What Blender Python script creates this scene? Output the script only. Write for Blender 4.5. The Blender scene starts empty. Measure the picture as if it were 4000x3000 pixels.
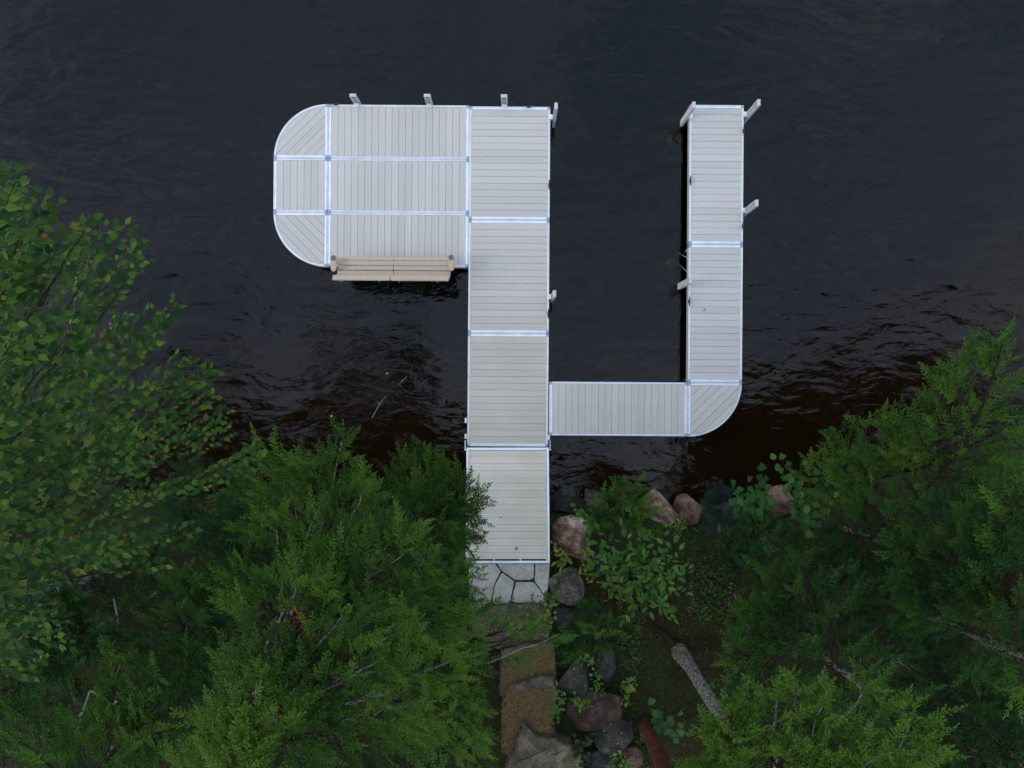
import bpy, bmesh, math, random
import numpy as np
from mathutils import Vector, Matrix, noise

R = math.radians
random.seed(7)
rng = np.random.default_rng(11)
sc = bpy.context.scene
COL = sc.collection

# ------------------------------------------------------------------ camera, sky, sun, exposure
HC = 19.3            # camera height above the water (m)
F = 3236.0           # focal length in photo pixels (4000 wide)
cam_d = bpy.data.cameras.new('camera')
cam = bpy.data.objects.new('camera', cam_d)
COL.objects.link(cam)
cam.location = (0, 0, HC)
cam.rotation_euler = (0, 0, 0)
cam_d.sensor_width = 36.0
cam_d.lens = 36.0 * F / 4000.0
cam_d.clip_start = 0.05
cam_d.clip_end = 2000
sc.camera = cam

SUN_EL, SUN_AZ = 36.0, 258.0          # azimuth clockwise from +Y (the lake side)
world = bpy.data.worlds.new('World')
sc.world = world
world.use_nodes = True
wn, wl = world.node_tree.nodes, world.node_tree.links
wn.clear()
w_out = wn.new('ShaderNodeOutputWorld')
w_bg = wn.new('ShaderNodeBackground')
w_sky = wn.new('ShaderNodeTexSky')
w_sky.sky_type = 'NISHITA'
w_sky.sun_disc = False
w_sky.sun_elevation = R(SUN_EL)
w_sky.sun_rotation = R(SUN_AZ)
w_sky.air_density = 1.6
w_sky.dust_density = 4.0
w_sky.ozone_density = 1.0
w_mix = wn.new('ShaderNodeMixRGB')            # thin overcast in front of the blue
w_mix.inputs['Fac'].default_value = 0.66
w_tc = wn.new('ShaderNodeTexCoord')
w_no = wn.new('ShaderNodeTexNoise')           # uneven cloud cover
w_no.inputs['Scale'].default_value = 6.0
w_no.inputs['Detail'].default_value = 5
w_rp = wn.new('ShaderNodeValToRGB')
w_rp.color_ramp.elements[0].position = 0.32
w_rp.color_ramp.elements[0].color = (0.36, 0.54, 0.84, 1)
w_rp.color_ramp.elements[1].position = 0.70
w_rp.color_ramp.elements[1].color = (1.08, 1.20, 1.38, 1)
w_sc = wn.new('ShaderNodeMixRGB')
w_sc.blend_type = 'MULTIPLY'
w_sc.inputs['Fac'].default_value = 1.0
w_sc.inputs['Color2'].default_value = (11.4, 11.4, 11.4, 1)
wl.new(w_tc.outputs['Generated'], w_no.inputs['Vector'])
wl.new(w_no.outputs['Fac'], w_rp.inputs['Fac'])
wl.new(w_rp.outputs['Color'], w_sc.inputs['Color1'])
wl.new(w_sc.outputs['Color'], w_mix.inputs['Color2'])
wl.new(w_sky.outputs['Color'], w_mix.inputs['Color1'])
wl.new(w_mix.outputs['Color'], w_bg.inputs['Color'])
w_bg.inputs['Strength'].default_value = 0.14
wl.new(w_bg.outputs['Background'], w_out.inputs['Surface'])

sun_d = bpy.data.lights.new('sun', 'SUN')
sun_d.energy = 0.5
sun_d.angle = R(12)
sun_d.color = (1.0, 0.97, 0.92)
sun = bpy.data.objects.new('sun', sun_d)
COL.objects.link(sun)
_sd = Vector((math.sin(R(SUN_AZ)) * math.cos(R(SUN_EL)), math.cos(R(SUN_AZ)) * math.cos(R(SUN_EL)), math.sin(R(SUN_EL))))
sun.rotation_euler = _sd.to_track_quat('Z', 'Y').to_euler()

sc.view_settings.view_transform = 'Standard'
sc.view_settings.look = 'None'
sc.view_settings.exposure = 0.22
sc.view_settings.gamma = 1.0
sc.view_settings.use_curve_mapping = False
sc.render.engine = 'CYCLES'
sc.cycles.max_bounces = 4
sc.cycles.use_adaptive_sampling = True
sc.cycles.adaptive_threshold = 0.02
sc.cycles.diffuse_bounces = 2
sc.cycles.glossy_bounces = 2
sc.cycles.transmission_bounces = 3
sc.cycles.transparent_max_bounces = 6


def P(px, py, z=0.0):
    """photo pixel seen at height z -> world point"""
    k = (HC - z) / F
    return Vector(((px - 2000) * k, (1500 - py) * k, z))


# ------------------------------------------------------------------ tagging / linking helpers
def tag(o, label=None, cat=None, group=None, kind=None):
    if label: o['label'] = label
    if cat: o['category'] = cat
    if group: o['group'] = group
    if kind: o['kind'] = kind
    return o


def empty(name, loc=(0, 0, 0), rz=0.0, parent=None):
    o = bpy.data.objects.new(name, None)
    o.empty_display_size = 0.1
    COL.objects.link(o)
    o.location = loc
    o.rotation_euler = (0, 0, rz)
    if parent: o.parent = parent
    return o


def link(name, me, parent=None, loc=None, rot=None):
    o = bpy.data.objects.new(name, me)
    COL.objects.link(o)
    if parent: o.parent = parent
    if loc is not None: o.location = loc
    if rot is not None: o.rotation_euler = rot
    return o


def mesh(name, verts, faces, mat, smooth=False):
    me = bpy.data.meshes.new(name)
    me.from_pydata([tuple(v) for v in verts], [], faces)
    me.materials.append(mat)
    if smooth:
        me.polygons.foreach_set('use_smooth', [True] * len(me.polygons))
    me.update()
    return me


def tri_mesh(name, T, mat, tint=None):
    """T: (n,3,3) triangle corners; tint: (n,) colour attribute per triangle"""
    T = np.asarray(T, dtype=np.float32)
    n = len(T)
    me = bpy.data.meshes.new(name)
    me.vertices.add(n * 3)
    me.vertices.foreach_set('co', T.reshape(-1))
    me.loops.add(n * 3)
    me.loops.foreach_set('vertex_index', np.arange(n * 3, dtype=np.int32))
    me.polygons.add(n)
    me.polygons.foreach_set('loop_start', np.arange(0, n * 3, 3, dtype=np.int32))
    if tint is not None:
        a = me.attributes.new('tint', 'FLOAT', 'POINT')
        a.data.foreach_set('value', np.repeat(np.asarray(tint, dtype=np.float32), 3))
    me.materials.append(mat)
    me.update(calc_edges=True)
    return me


class MB:
    """collects simple solids into one mesh"""
    def __init__(s): s.v, s.f = [], []

    def add(s, vs, fs):
        b = len(s.v)
        s.v += [tuple(v) for v in vs]
        s.f += [tuple(i + b for i in f) for f in fs]
        return s

    def box(s, x0, x1, y0, y1, z0, z1, c=0.0, M=None):
        if c <= 0:
            vs = [(x, y, z) for z in (z0, z1) for (x, y) in ((x0, y0), (x1, y0), (x1, y1), (x0, y1))]
            fs = [(3, 2, 1, 0), (4, 5, 6, 7), (0, 1, 5, 4), (1, 2, 6, 5), (2, 3, 7, 6), (3, 0, 4, 7)]
        else:
            vs = [(x, y, z0) for (x, y) in ((x0, y0), (x1, y0), (x1, y1), (x0, y1))]
            vs += [(x, y, z1 - c) for (x, y) in ((x0, y0), (x1, y0), (x1, y1), (x0, y1))]
            vs += [(x, y, z1) for (x, y) in ((x0 + c, y0 + c), (x1 - c, y0 + c), (x1 - c, y1 - c), (x0 + c, y1 - c))]
            fs = [(3, 2, 1, 0), (8, 9, 10, 11)]
            for k in (0, 4):
                fs += [(k, k + 1, k + 5, k + 4), (k + 1, k + 2, k + 6, k + 5), (k + 2, k + 3, k + 7, k + 6), (k + 3, k, k + 4, k + 7)]
        if M is not None:
            vs = [M @ Vector(v) for v in vs]
        return s.add(vs, fs)

    def prism(s, poly, z0, z1, c=0.0):
        """poly ccw list of (x,y); c: chamfer on the top edge"""
        n = len(poly)
        if c > 0:
            cx = sum(p[0] for p in poly) / n; cy = sum(p[1] for p in poly) / n
            ins = []
            for (x, y) in poly:
                d = math.hypot(x - cx, y - cy) or 1
                k = max(0.0, 1 - c * 1.2 / d)
                ins.append((cx + (x - cx) * k, cy + (y - cy) * k))
            vs = [(x, y, z0) for x, y in poly] + [(x, y, z1 - c) for x, y in poly] + [(x, y, z1) for x, y in ins]
            fs = [tuple(range(n - 1, -1, -1)), tuple(range(2 * n, 3 * n))]
            for k in (0, n):
                fs += [(k + i, k + (i + 1) % n, k + n + (i + 1) % n, k + n + i) for i in range(n)]
        else:
            vs = [(x, y, z0) for x, y in poly] + [(x, y, z1) for x, y in poly]
            fs = [tuple(range(n - 1, -1, -1)), tuple(range(n, 2 * n))]
            fs += [(i, (i + 1) % n, n + (i + 1) % n, n + i) for i in range(n)]
        return s.add(vs, fs)

    def tube(s, pts, rads, n=6, cap=True):
        pts = [Vector(p) for p in pts]
        b = len(s.v)
        t0 = (pts[1] - pts[0]).normalized()
        u = t0.orthogonal().normalized()
        for i, p in enumerate(pts):
            t = (pts[min(i + 1, len(pts) - 1)] - pts[max(i - 1, 0)])
            t = t.normalized() if t.length > 1e-9 else t0
            u = (u - t * u.dot(t))
            u = u.normalized() if u.length > 1e-6 else t.orthogonal().normalized()
            w = t.cross(u)
            for k in range(n):
                a = 2 * math.pi * k / n
                s.v.append(tuple(p + (u * math.cos(a) + w * math.sin(a)) * rads[i]))
        for i in range(len(pts) - 1):
            for k in range(n):
                a0 = b + i * n + k; a1 = b + i * n + (k + 1) % n
                s.f.append((a0, a1, a1 + n, a0 + n))
        if cap:
            s.f.append(tuple(b + k for k in reversed(range(n))))
            e = b + (len(pts) - 1) * n
            s.f.append(tuple(e + k for k in range(n)))
        return s

    def build(s, name, mat, parent=None, smooth=False, loc=None):
        return link(name, mesh(name, s.v, s.f, mat, smooth), parent, loc)


# ------------------------------------------------------------------ materials
def new_mat(name):
    m = bpy.data.materials.new(name)
    m.use_nodes = True
    nt = m.node_tree
    return m, nt, nt.nodes['Principled BSDF']


def N(nt, typ, **kw):
    n = nt.nodes.new(typ)
    for k, v in kw.items():
        if k in n.inputs: n.inputs[k].default_value = v
        else: setattr(n, k, v)
    return n


def L(nt, a, b): nt.links.new(a, b)


def rgb(*c): return (c[0], c[1], c[2], 1)


def ramp(nt, fac, stops):
    r = nt.nodes.new('ShaderNodeValToRGB')
    el = r.color_ramp.elements
    el[0].position, el[0].color = stops[0][0], rgb(*stops[0][1])
    el[1].position, el[1].color = stops[-1][0], rgb(*stops[-1][1])
    for p, c in stops[1:-1]:
        e = el.new(p); e.color = rgb(*c)
    L(nt, fac, r.inputs['Fac'])
    return r.outputs['Color']


def mixc(nt, fac, a, b, typ='MIX'):
    m = nt.nodes.new('ShaderNodeMixRGB'); m.blend_type = typ
    for sock, v in (('Fac', fac), ('Color1', a), ('Color2', b)):
        if hasattr(v, 'is_linked') or hasattr(v, 'node'): L(nt, v, m.inputs[sock])
        else: m.inputs[sock].default_value = v if sock == 'Fac' else rgb(*v)
    return m.outputs['Color']


def tex_noise(nt, scale, detail=4, rough=0.55, coord='Object', dist=0.0, vscale=None):
    tc = N(nt, 'ShaderNodeTexCoord')
    src = tc.outputs[coord] if coord != 'World' else N(nt, 'ShaderNodeNewGeometry').outputs['Position']
    if vscale:
        mp = N(nt, 'ShaderNodeMapping'); mp.inputs['Scale'].default_value = vscale
        L(nt, src, mp.inputs['Vector']); src = mp.outputs['Vector']
    n = N(nt, 'ShaderNodeTexNoise', Scale=scale, Detail=detail, Roughness=rough, Distortion=dist)
    L(nt, src, n.inputs['Vector'])
    return n.outputs['Fac']


def math_n(nt, op, a, b=None, clamp=False):
    m = nt.nodes.new('ShaderNodeMath'); m.operation = op; m.use_clamp = clamp
    for i, v in enumerate((a, b)):
        if v is None: continue
        if hasattr(v, 'node'): L(nt, v, m.inputs[i])
        else: m.inputs[i].default_value = v
    return m.outputs['Value']


def bump(nt, bsdf, h, strength=0.5, dist=0.01):
    b = N(nt, 'ShaderNodeBump', Strength=strength, Distance=dist)
    L(nt, h, b.inputs['Height'])
    L(nt, b.outputs['Normal'], bsdf.inputs['Normal'])


def simple(name, col, rough=0.6, metal=0.0, spec=0.5, var=0.12, scale=8.0, bumps=0.0):
    m, nt, b = new_mat(name)
    n = tex_noise(nt, scale, 5)
    lo = [c * (1 - var) for c in col]; hi = [min(1, c * (1 + var)) for c in col]
    L(nt, ramp(nt, n, [(0.3, lo), (0.7, hi)]), b.inputs['Base Color'])
    b.inputs['Roughness'].default_value = rough
    b.inputs['Metallic'].default_value = metal
    b.inputs['Specular IOR Level'].default_value = spec
    if bumps: bump(nt, b, n, bumps, 0.02)
    return m


def deck_mat(name, base, groove, algae, spacing=0.0305, gw=0.25, alg_col=(0.22, 0.20, 0.08)):
    """embossed composite board: fine lengthwise grooves that hold dirt and algae, a tone per board"""
    m, nt, b = new_mat(name)
    tc = N(nt, 'ShaderNodeTexCoord')
    sep = N(nt, 'ShaderNodeSeparateXYZ'); L(nt, tc.outputs['Object'], sep.inputs['Vector'])
    oi = N(nt, 'ShaderNodeObjectInfo')
    y = math_n(nt, 'ADD', sep.outputs['Y'], 0.0763)
    fr = math_n(nt, 'FRACT', math_n(nt, 'DIVIDE', y, spacing))
    tri = math_n(nt, 'ABSOLUTE', math_n(nt, 'SUBTRACT', fr, 0.5))            # 0.5 at the groove
    gm = N(nt, 'ShaderNodeMapRange'); L(nt, tri, gm.inputs['Value'])
    gm.inputs['From Min'].default_value = 0.5 - gw * 0.5; gm.inputs['From Max'].default_value = 0.47
    wear = tex_noise(nt, 1.6, 3, 0.5, 'World')
    g = math_n(nt, 'MULTIPLY', gm.outputs['Result'], math_n(nt, 'MULTIPLY', wear, groove * 2.0), True)
    tone = N(nt, 'ShaderNodeMapRange'); L(nt, oi.outputs['Random'], tone.inputs['Value'])
    tone.inputs['To Min'].default_value = 0.935; tone.inputs['To Max'].default_value = 1.045
    grain = tex_noise(nt, 26.0, 6, 0.65, 'Object', 0, (0.25, 2.0, 1))
    c0 = ramp(nt, grain, [(0.25, [k * 0.90 for k in base]), (0.75, [min(1, k * 1.08) for k in base])])
    hs = N(nt, 'ShaderNodeHueSaturation'); L(nt, c0, hs.inputs['Color']); L(nt, tone.outputs['Result'], hs.inputs['Value'])
    big = tex_noise(nt, 1.1, 5, 0.6, 'World')
    amask = N(nt, 'ShaderNodeMapRange'); L(nt, big, amask.inputs['Value'])
    amask.inputs['From Min'].default_value = 0.42; amask.inputs['From Max'].default_value = 0.72
    amask.inputs['To Max'].default_value = algae
    c1 = mixc(nt, amask.outputs['Result'], hs.outputs['Color'], alg_col)
    c2 = mixc(nt, g, c1, [k * 0.24 for k in base])
    spots = tex_noise(nt, 90.0, 2, 0.5, 'World')
    sp = N(nt, 'ShaderNodeMapRange'); L(nt, spots, sp.inputs['Value'])
    sp.inputs['From Min'].default_value = 0.71; sp.inputs['From Max'].default_value = 0.78; sp.inputs['To Max'].default_value = 0.45
    c3 = mixc(nt, sp.outputs['Result'], c2, (0.10, 0.09, 0.07))
    L(nt, c3, b.inputs['Base Color'])
    b.inputs['Roughness'].default_value = 0.72
    b.inputs['Specular IOR Level'].default_value = 0.3
    hgt = math_n(nt, 'SUBTRACT', math_n(nt, 'MULTIPLY', grain, 0.25), gm.outputs['Result'])
    bump(nt, b, hgt, 0.5, 0.0025)
    return m


DK = (0.48, 0.455, 0.425)
M_DECK = deck_mat('composite_board', DK, 0.0, 0.02)
M_DECK2 = deck_mat('composite_board_used', (0.50, 0.46, 0.415), 0.14, 0.08)
M_DECK3 = deck_mat('composite_board_worn', (0.50, 0.455, 0.395), 0.40, 0.16, alg_col=(0.28, 0.25, 0.12))
M_RAMP = deck_mat('ribbed_ramp_board', (0.63, 0.565, 0.475), 0.66, 0.34, gw=0.30, alg_col=(0.40, 0.35, 0.15))

M_ALU, nt, b = new_mat('mill_aluminium')
n1 = tex_noise(nt, 30, 5, 0.6, 'Object', 0, (0.15, 0.15, 1)); n2 = tex_noise(nt, 3.0, 5)
c = ramp(nt, n1, [(0.3, (0.66, 0.68, 0.70)), (0.7, (0.82, 0.83, 0.85))])
mr = N(nt, 'ShaderNodeMapRange'); L(nt, n2, mr.inputs['Value'])
mr.inputs['From Min'].default_value = 0.55; mr.inputs['From Max'].default_value = 0.8; mr.inputs['To Max'].default_value = 0.3
L(nt, mixc(nt, mr.outputs['Result'], c, (0.45, 0.46, 0.46)), b.inputs['Base Color'])
b.inputs['Metallic'].default_value = 0.75; b.inputs['Roughness'].default_value = 0.5
M_CAP = simple('grey_corner_casting', (0.27, 0.33, 0.41), 0.55, 0.2, var=0.10, scale=20)
M_VINYL = simple('pinkish_vinyl', (0.50, 0.455, 0.46), 0.5, var=0.07, scale=6)
M_JOIST = simple('dark_joist', (0.012, 0.011, 0.010), 0.95, spec=0.1)
M_VINYL_D = simple('grey_slider_plastic', (0.28, 0.29, 0.32), 0.5)
M_BLACK = simple('black_nylon', (0.012, 0.012, 0.014), 0.4)
M_BOLT = simple('steel_bolt', (0.30, 0.31, 0.33), 0.4, 0.8)
M_PIPE = simple('galvanised_pipe', (0.35, 0.36, 0.37), 0.5, 0.7)
M_BENCH = simple('beige_bench_plastic', (0.43, 0.34, 0.26), 0.55, var=0.06, scale=14)
M_ARM = simple('tan_armrest_plastic', (0.46, 0.31, 0.21), 0.5, var=0.06, scale=14)
M_CUP = simple('brown_cup_well', (0.12, 0.09, 0.07), 0.6)
M_CUPRIM = simple('taupe_cup_ring', (0.24, 0.19, 0.155), 0.55)
M_BRASS = simple('brass_screw', (0.75, 0.65, 0.4), 0.35, 0.9)


def stone_mat(name, c1, c2, c3, scale=3.0, moss=0.0, lichen=0.0, pits=0.0, bumpd=0.03, spk=0.35):
    m, nt, b = new_mat(name)
    n1 = tex_noise(nt, scale, 7, 0.62); n2 = tex_noise(nt, scale * 6.5, 5, 0.7); n3 = tex_noise(nt, scale * 0.7, 4, 0.6, dist=0.6)
    a = ramp(nt, n1, [(0.36, c1), (0.50, c2), (0.64, c3)])
    sp = ramp(nt, n2, [(0.30, (spk, spk, spk)), (0.62, (1.2, 1.2, 1.2))])
    c = mixc(nt, 1.0, a, sp, 'MULTIPLY')
    if moss > 0:
        mr = N(nt, 'ShaderNodeMapRange'); L(nt, n3, mr.inputs['Value'])
        mr.inputs['From Min'].default_value = 0.66 - moss * 0.25; mr.inputs['From Max'].default_value = 0.74 - moss * 0.2
        mr.inputs['To Max'].default_value = 0.85
        c = mixc(nt, mr.outputs['Result'], c, (0.035, 0.045, 0.012))
    if lichen > 0:
        tc = N(nt, 'ShaderNodeTexCoord')
        v = N(nt, 'ShaderNodeTexVoronoi', Scale=11.0, Randomness=1.0); L(nt, tc.outputs['Object'], v.inputs['Vector'])
        mr = N(nt, 'ShaderNodeMapRange'); L(nt, v.outputs['Distance'], mr.inputs['Value'])
        mr.inputs['From Min'].default_value = 0.20 * lichen + 0.08; mr.inputs['From Max'].default_value = 0.16 * lichen + 0.04
        gate = N(nt, 'ShaderNodeMapRange'); L(nt, n3, gate.inputs['Value'])
        gate.inputs['From Min'].default_value = 0.48; gate.inputs['From Max'].default_value = 0.52
        c = mixc(nt, math_n(nt, 'MULTIPLY', mr.outputs['Result'], gate.outputs['Result']), c, (0.42, 0.43, 0.36))
    if pits > 0:
        tc = N(nt, 'ShaderNodeTexCoord')
        v = N(nt, 'ShaderNodeTexVoronoi', Scale=5.0, Randomness=1.0); L(nt, tc.outputs['Object'], v.inputs['Vector'])
        mr = N(nt, 'ShaderNodeMapRange'); L(nt, v.outputs['Distance'], mr.inputs['Value'])
        mr.inputs['From Min'].default_value = 0.16; mr.inputs['From Max'].default_value = 0.10; mr.inputs['To Max'].default_value = pits
        c = mixc(nt, mr.outputs['Result'], c, (0.02, 0.018, 0.012))
    L(nt, c, b.inputs['Base Color'])
    b.inputs['Roughness'].default_value = 0.9
    b.inputs['Specular IOR Level'].default_value = 0.25
    h = math_n(nt, 'ADD', n1, math_n(nt, 'MULTIPLY', n2, 0.5))
    bump(nt, b, h, 1.0, bumpd * 2.2)
    return m


M_ST_PINK = stone_mat('pink_granite', (0.050, 0.022, 0.015), (0.18, 0.100, 0.066), (0.46, 0.37, 0.28), 2.2, 0.2)
M_ST_RED = stone_mat('dark_red_granite', (0.026, 0.014, 0.010), (0.060, 0.034, 0.026), (0.115, 0.072, 0.056), 3.0, 0.35, 0.25)
M_ST_TAN = stone_mat('tan_fieldstone', (0.060, 0.034, 0.022), (0.145, 0.090, 0.055), (0.22, 0.155, 0.10), 3.4, 0.2, 0, 0.8)
M_ST_GREY = stone_mat('grey_fieldstone', (0.024, 0.022, 0.019), (0.052, 0.048, 0.042), (0.095, 0.086, 0.072), 3.4, 0.55, 0.45)
M_ST_DARK = stone_mat('dark_wet_stone', (0.015, 0.013, 0.011), (0.032, 0.029, 0.026), (0.065, 0.060, 0.054), 3.0, 0.25, 0.2)
M_ST_MOSS = stone_mat('mossy_granite', (0.045, 0.037, 0.026), (0.13, 0.105, 0.085), (0.22, 0.19, 0.165), 4.2, 0.55, 0, 0.9)
M_FLAG = stone_mat('bluestone_flag', (0.28, 0.26, 0.22), (0.36, 0.335, 0.285), (0.43, 0.40, 0.34), 2.0, 0.0, 0, 0, 0.003, 0.82)
M_STEP = stone_mat('granite_step', (0.042, 0.034, 0.021), (0.078, 0.064, 0.042), (0.145, 0.12, 0.085), 3.0, 0.12, 0, 0, 0.008, 0.55)
M_JOINT = simple('damp_joint_soil', (0.030, 0.024, 0.017), 0.95, var=0.5, scale=30, bumps=0.5)

# ground: damp forest floor, moss and brown litter; muddy lake bed below the water
M_GROUND, nt, b = new_mat('forest_floor')
n1 = tex_noise(nt, 0.9, 6, 0.6, 'World'); n2 = tex_noise(nt, 14, 6, 0.7, 'World'); n3 = tex_noise(nt, 55, 3, 0.7, 'World')
c1 = ramp(nt, n1, [(0.35, (0.024, 0.018, 0.008)), (0.44, (0.024, 0.026, 0.009)), (0.54, (0.022, 0.038, 0.009)), (0.75, (0.028, 0.024, 0.010))])
c2 = mixc(nt, 1.0, c1, ramp(nt, n2, [(0.3, (0.35, 0.35, 0.35)), (0.7, (1.6, 1.5, 1.4))]), 'MULTIPLY')
mr = N(nt, 'ShaderNodeMapRange'); L(nt, n3, mr.inputs['Value'])
mr.inputs['From Min'].default_value = 0.68; mr.inputs['From Max'].default_value = 0.74; mr.inputs['To Max'].default_value = 0.6
c3 = mixc(nt, mr.outputs['Result'], c2, (0.13, 0.09, 0.05))
gp = N(nt, 'ShaderNodeNewGeometry'); gs = N(nt, 'ShaderNodeSeparateXYZ'); L(nt, gp.outputs['Position'], gs.inputs['Vector'])
um = N(nt, 'ShaderNodeMapRange'); L(nt, gs.outputs['Z'], um.inputs['Value'])
um.inputs['From Min'].default_value = 0.02; um.inputs['From Max'].default_value = -0.12
silt = ramp(nt, n2, [(0.3, (0.095, 0.074, 0.046)), (0.7, (0.19, 0.15, 0.095))])      # sandy silt in the shallows
dm = N(nt, 'ShaderNodeMapRange'); L(nt, gs.outputs['Z'], dm.inputs['Value'])
dm.inputs['From Min'].default_value = -0.9; dm.inputs['From Max'].default_value = -1.7
bedc = mixc(nt, dm.outputs['Result'], silt, (0.014, 0.012, 0.012))                    # dark mud further out, painted to stand in for light absorbed with depth
L(nt, mixc(nt, um.outputs['Result'], c3, bedc), b.inputs['Base Color']); b.inputs['Roughness'].default_value = 0.95; b.inputs['Specular IOR Level'].default_value = 0.15
bump(nt, b, math_n(nt, 'ADD', n2, math_n(nt, 'MULTIPLY', n3, 0.4)), 1.0, 0.05)

# lake water: clear tea-brown body, mirror of the sky on ripples
M_WATER = bpy.data.materials.new('lake_water')
M_WATER.use_nodes = True
nt = M_WATER.node_tree
nt.nodes.clear()
o_ = N(nt, 'ShaderNodeOutputMaterial')
fr = N(nt, 'ShaderNodeFresnel', IOR=1.333)
tr = N(nt, 'ShaderNodeBsdfTransparent'); tr.inputs['Color'].default_value = rgb(0.37, 0.28, 0.19)
gl = N(nt, 'ShaderNodeBsdfGlossy', Roughness=0.05); gl.inputs['Color'].default_value = rgb(1, 1, 1)
mx = N(nt, 'ShaderNodeMixShader')
geo = N(nt, 'ShaderNodeNewGeometry')


def wnoise(scale, rot, stretch, detail, rough, dist):
    mp = N(nt, 'ShaderNodeMapping'); mp.inputs['Rotation'].default_value = (0, 0, R(rot)); mp.inputs['Scale'].default_value = stretch
    L(nt, geo.outputs['Position'], mp.inputs['Vector'])
    n = N(nt, 'ShaderNodeTexNoise', Scale=scale, Detail=detail, Roughness=rough, Distortion=dist)
    L(nt, mp.outputs['Vector'], n.inputs['Vector'])
    return n.outputs['Fac']


wa = wnoise(1.25, 28, (0.5, 1.0, 1), 2, 0.5, 0.5)
wb = wnoise(3.4, -22, (0.45, 1.0, 1), 3, 0.55, 0.6)
patch = wnoise(0.22, 35, (0.5, 1.0, 1), 3, 0.5, 0.3)
pm = N(nt, 'ShaderNodeMapRange'); L(nt, patch, pm.inputs['Value'])
pm.inputs['From Min'].default_value = 0.35; pm.inputs['From Max'].default_value = 0.65
pm.inputs['To Min'].default_value = 0.45; pm.inputs['To Max'].default_value = 1.25
hh = math_n(nt, 'ADD', math_n(nt, 'MULTIPLY', wa, 0.050), math_n(nt, 'MULTIPLY', wb, 0.021))
hh = math_n(nt, 'MULTIPLY', hh, pm.outputs['Result'])
bp = N(nt, 'ShaderNodeBump', Strength=1.0, Distance=1.0); L(nt, hh, bp.inputs['Height'])
L(nt, bp.outputs['Normal'], fr.inputs['Normal']); L(nt, bp.outputs['Normal'], gl.inputs['Normal'])
L(nt, fr.outputs['Fac'], mx.inputs['Fac']); L(nt, tr.outputs['BSDF'], mx.inputs[1]); L(nt, gl.outputs['BSDF'], mx.inputs[2])
L(nt, mx.outputs['Shader'], o_.inputs['Surface'])


def leaf_mat(name, stops, trans=0.25, rough=0.5, spec=0.3, obj_random=False):
    spec *= 0.45
    """foliage: colour along a ramp by the 'tint' attribute (or by object), some light through the blade"""
    m, nt, b = new_mat(name)
    if obj_random:
        f = N(nt, 'ShaderNodeObjectInfo').outputs['Random']
    else:
        a = N(nt, 'ShaderNodeAttribute'); a.attribute_name = 'tint'; f = a.outputs['Fac']
    c = ramp(nt, f, stops)
    L(nt, c, b.inputs['Base Color'])
    b.inputs['Roughness'].default_value = rough
    b.inputs['Specular IOR Level'].default_value = spec
    t = N(nt, 'ShaderNodeBsdfTranslucent'); L(nt, c, t.inputs['Color'])
    mxs = N(nt, 'ShaderNodeMixShader', Fac=trans)
    out = nt.nodes['Material Output']
    L(nt, b.outputs['BSDF'], mxs.inputs[1]); L(nt, t.outputs['BSDF'], mxs.inputs[2]); L(nt, mxs.outputs['Shader'], out.inputs['Surface'])
    return m


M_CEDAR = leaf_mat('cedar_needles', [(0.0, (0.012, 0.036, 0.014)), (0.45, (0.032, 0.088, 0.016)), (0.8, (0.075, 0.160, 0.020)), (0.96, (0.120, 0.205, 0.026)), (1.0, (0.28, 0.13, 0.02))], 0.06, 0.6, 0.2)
M_PINE = leaf_mat('pine_needles', [(0.0, (0.018, 0.045, 0.022)), (1.0, (0.04, 0.075, 0.025))], 0.1, 0.6, 0.2)
M_BLUEPINE = leaf_mat('blue_pine_needles', [(0.0, (0.012, 0.034, 0.028)), (1.0, (0.038, 0.075, 0.062))], 0.15, 0.6, 0.2)
BIRCH_STOPS = [(0.0, (0.011, 0.038, 0.008)), (0.5, (0.025, 0.070, 0.009)), (0.88, (0.066, 0.128, 0.012)), (0.985, (0.13, 0.17, 0.018)), (1.0, (0.22, 0.085, 0.035))]
M_BIRCH = leaf_mat('birch_leaf', BIRCH_STOPS[:-1], 0.18, 0.5, 0.3, True)
M_BIRCH_A = leaf_mat('birch_leaf_mass', BIRCH_STOPS, 0.18, 0.5, 0.3)
M_STALK = leaf_mat('yellow_green_stalk', [(0, (0.14, 0.17, 0.03)), (1, (0.24, 0.23, 0.05))], 0.1)
ASH_STOPS = [(0.0, (0.035, 0.115, 0.016)), (0.7, (0.060, 0.165, 0.022)), (1.0, (0.12, 0.21, 0.028))]
M_ASH = leaf_mat('shrub_leaf', ASH_STOPS, 0.28, 0.45, 0.35, True)
M_MAPLE = leaf_mat('maple_leaf', [(0.0, (0.022, 0.075, 0.020)), (1.0, (0.050, 0.130, 0.026))], 0.28, 0.5, 0.3, True)
M_YELLOW = leaf_mat('yellow_green_leaf', [(0.0, (0.06, 0.13, 0.02)), (1.0, (0.22, 0.24, 0.03))], 0.28, 0.5, 0.3, True)
M_HERB = leaf_mat('herb_leaf', [(0.0, (0.014, 0.030, 0.008)), (0.6, (0.034, 0.064, 0.012)), (1.0, (0.085, 0.12, 0.020))], 0.2)
M_BROWNLEAF = leaf_mat('dead_leaf', [(0.0, (0.10, 0.045, 0.02)), (1.0, (0.24, 0.12, 0.05))], 0.1, 0.7, 0.2, True)
M_LITTER = leaf_mat('dead_litter', [(0.0, (0.030, 0.018, 0.010)), (0.93, (0.060, 0.036, 0.018)), (1.0, (0.18, 0.15, 0.10))], 0.1, 0.8, 0.1)
M_NEEDLE_LITTER = leaf_mat('tan_needle_litter', [(0.0, (0.10, 0.063, 0.026)), (0.7, (0.20, 0.132, 0.055)), (1.0, (0.32, 0.23, 0.11))], 0.1, 0.8, 0.1)
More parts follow.
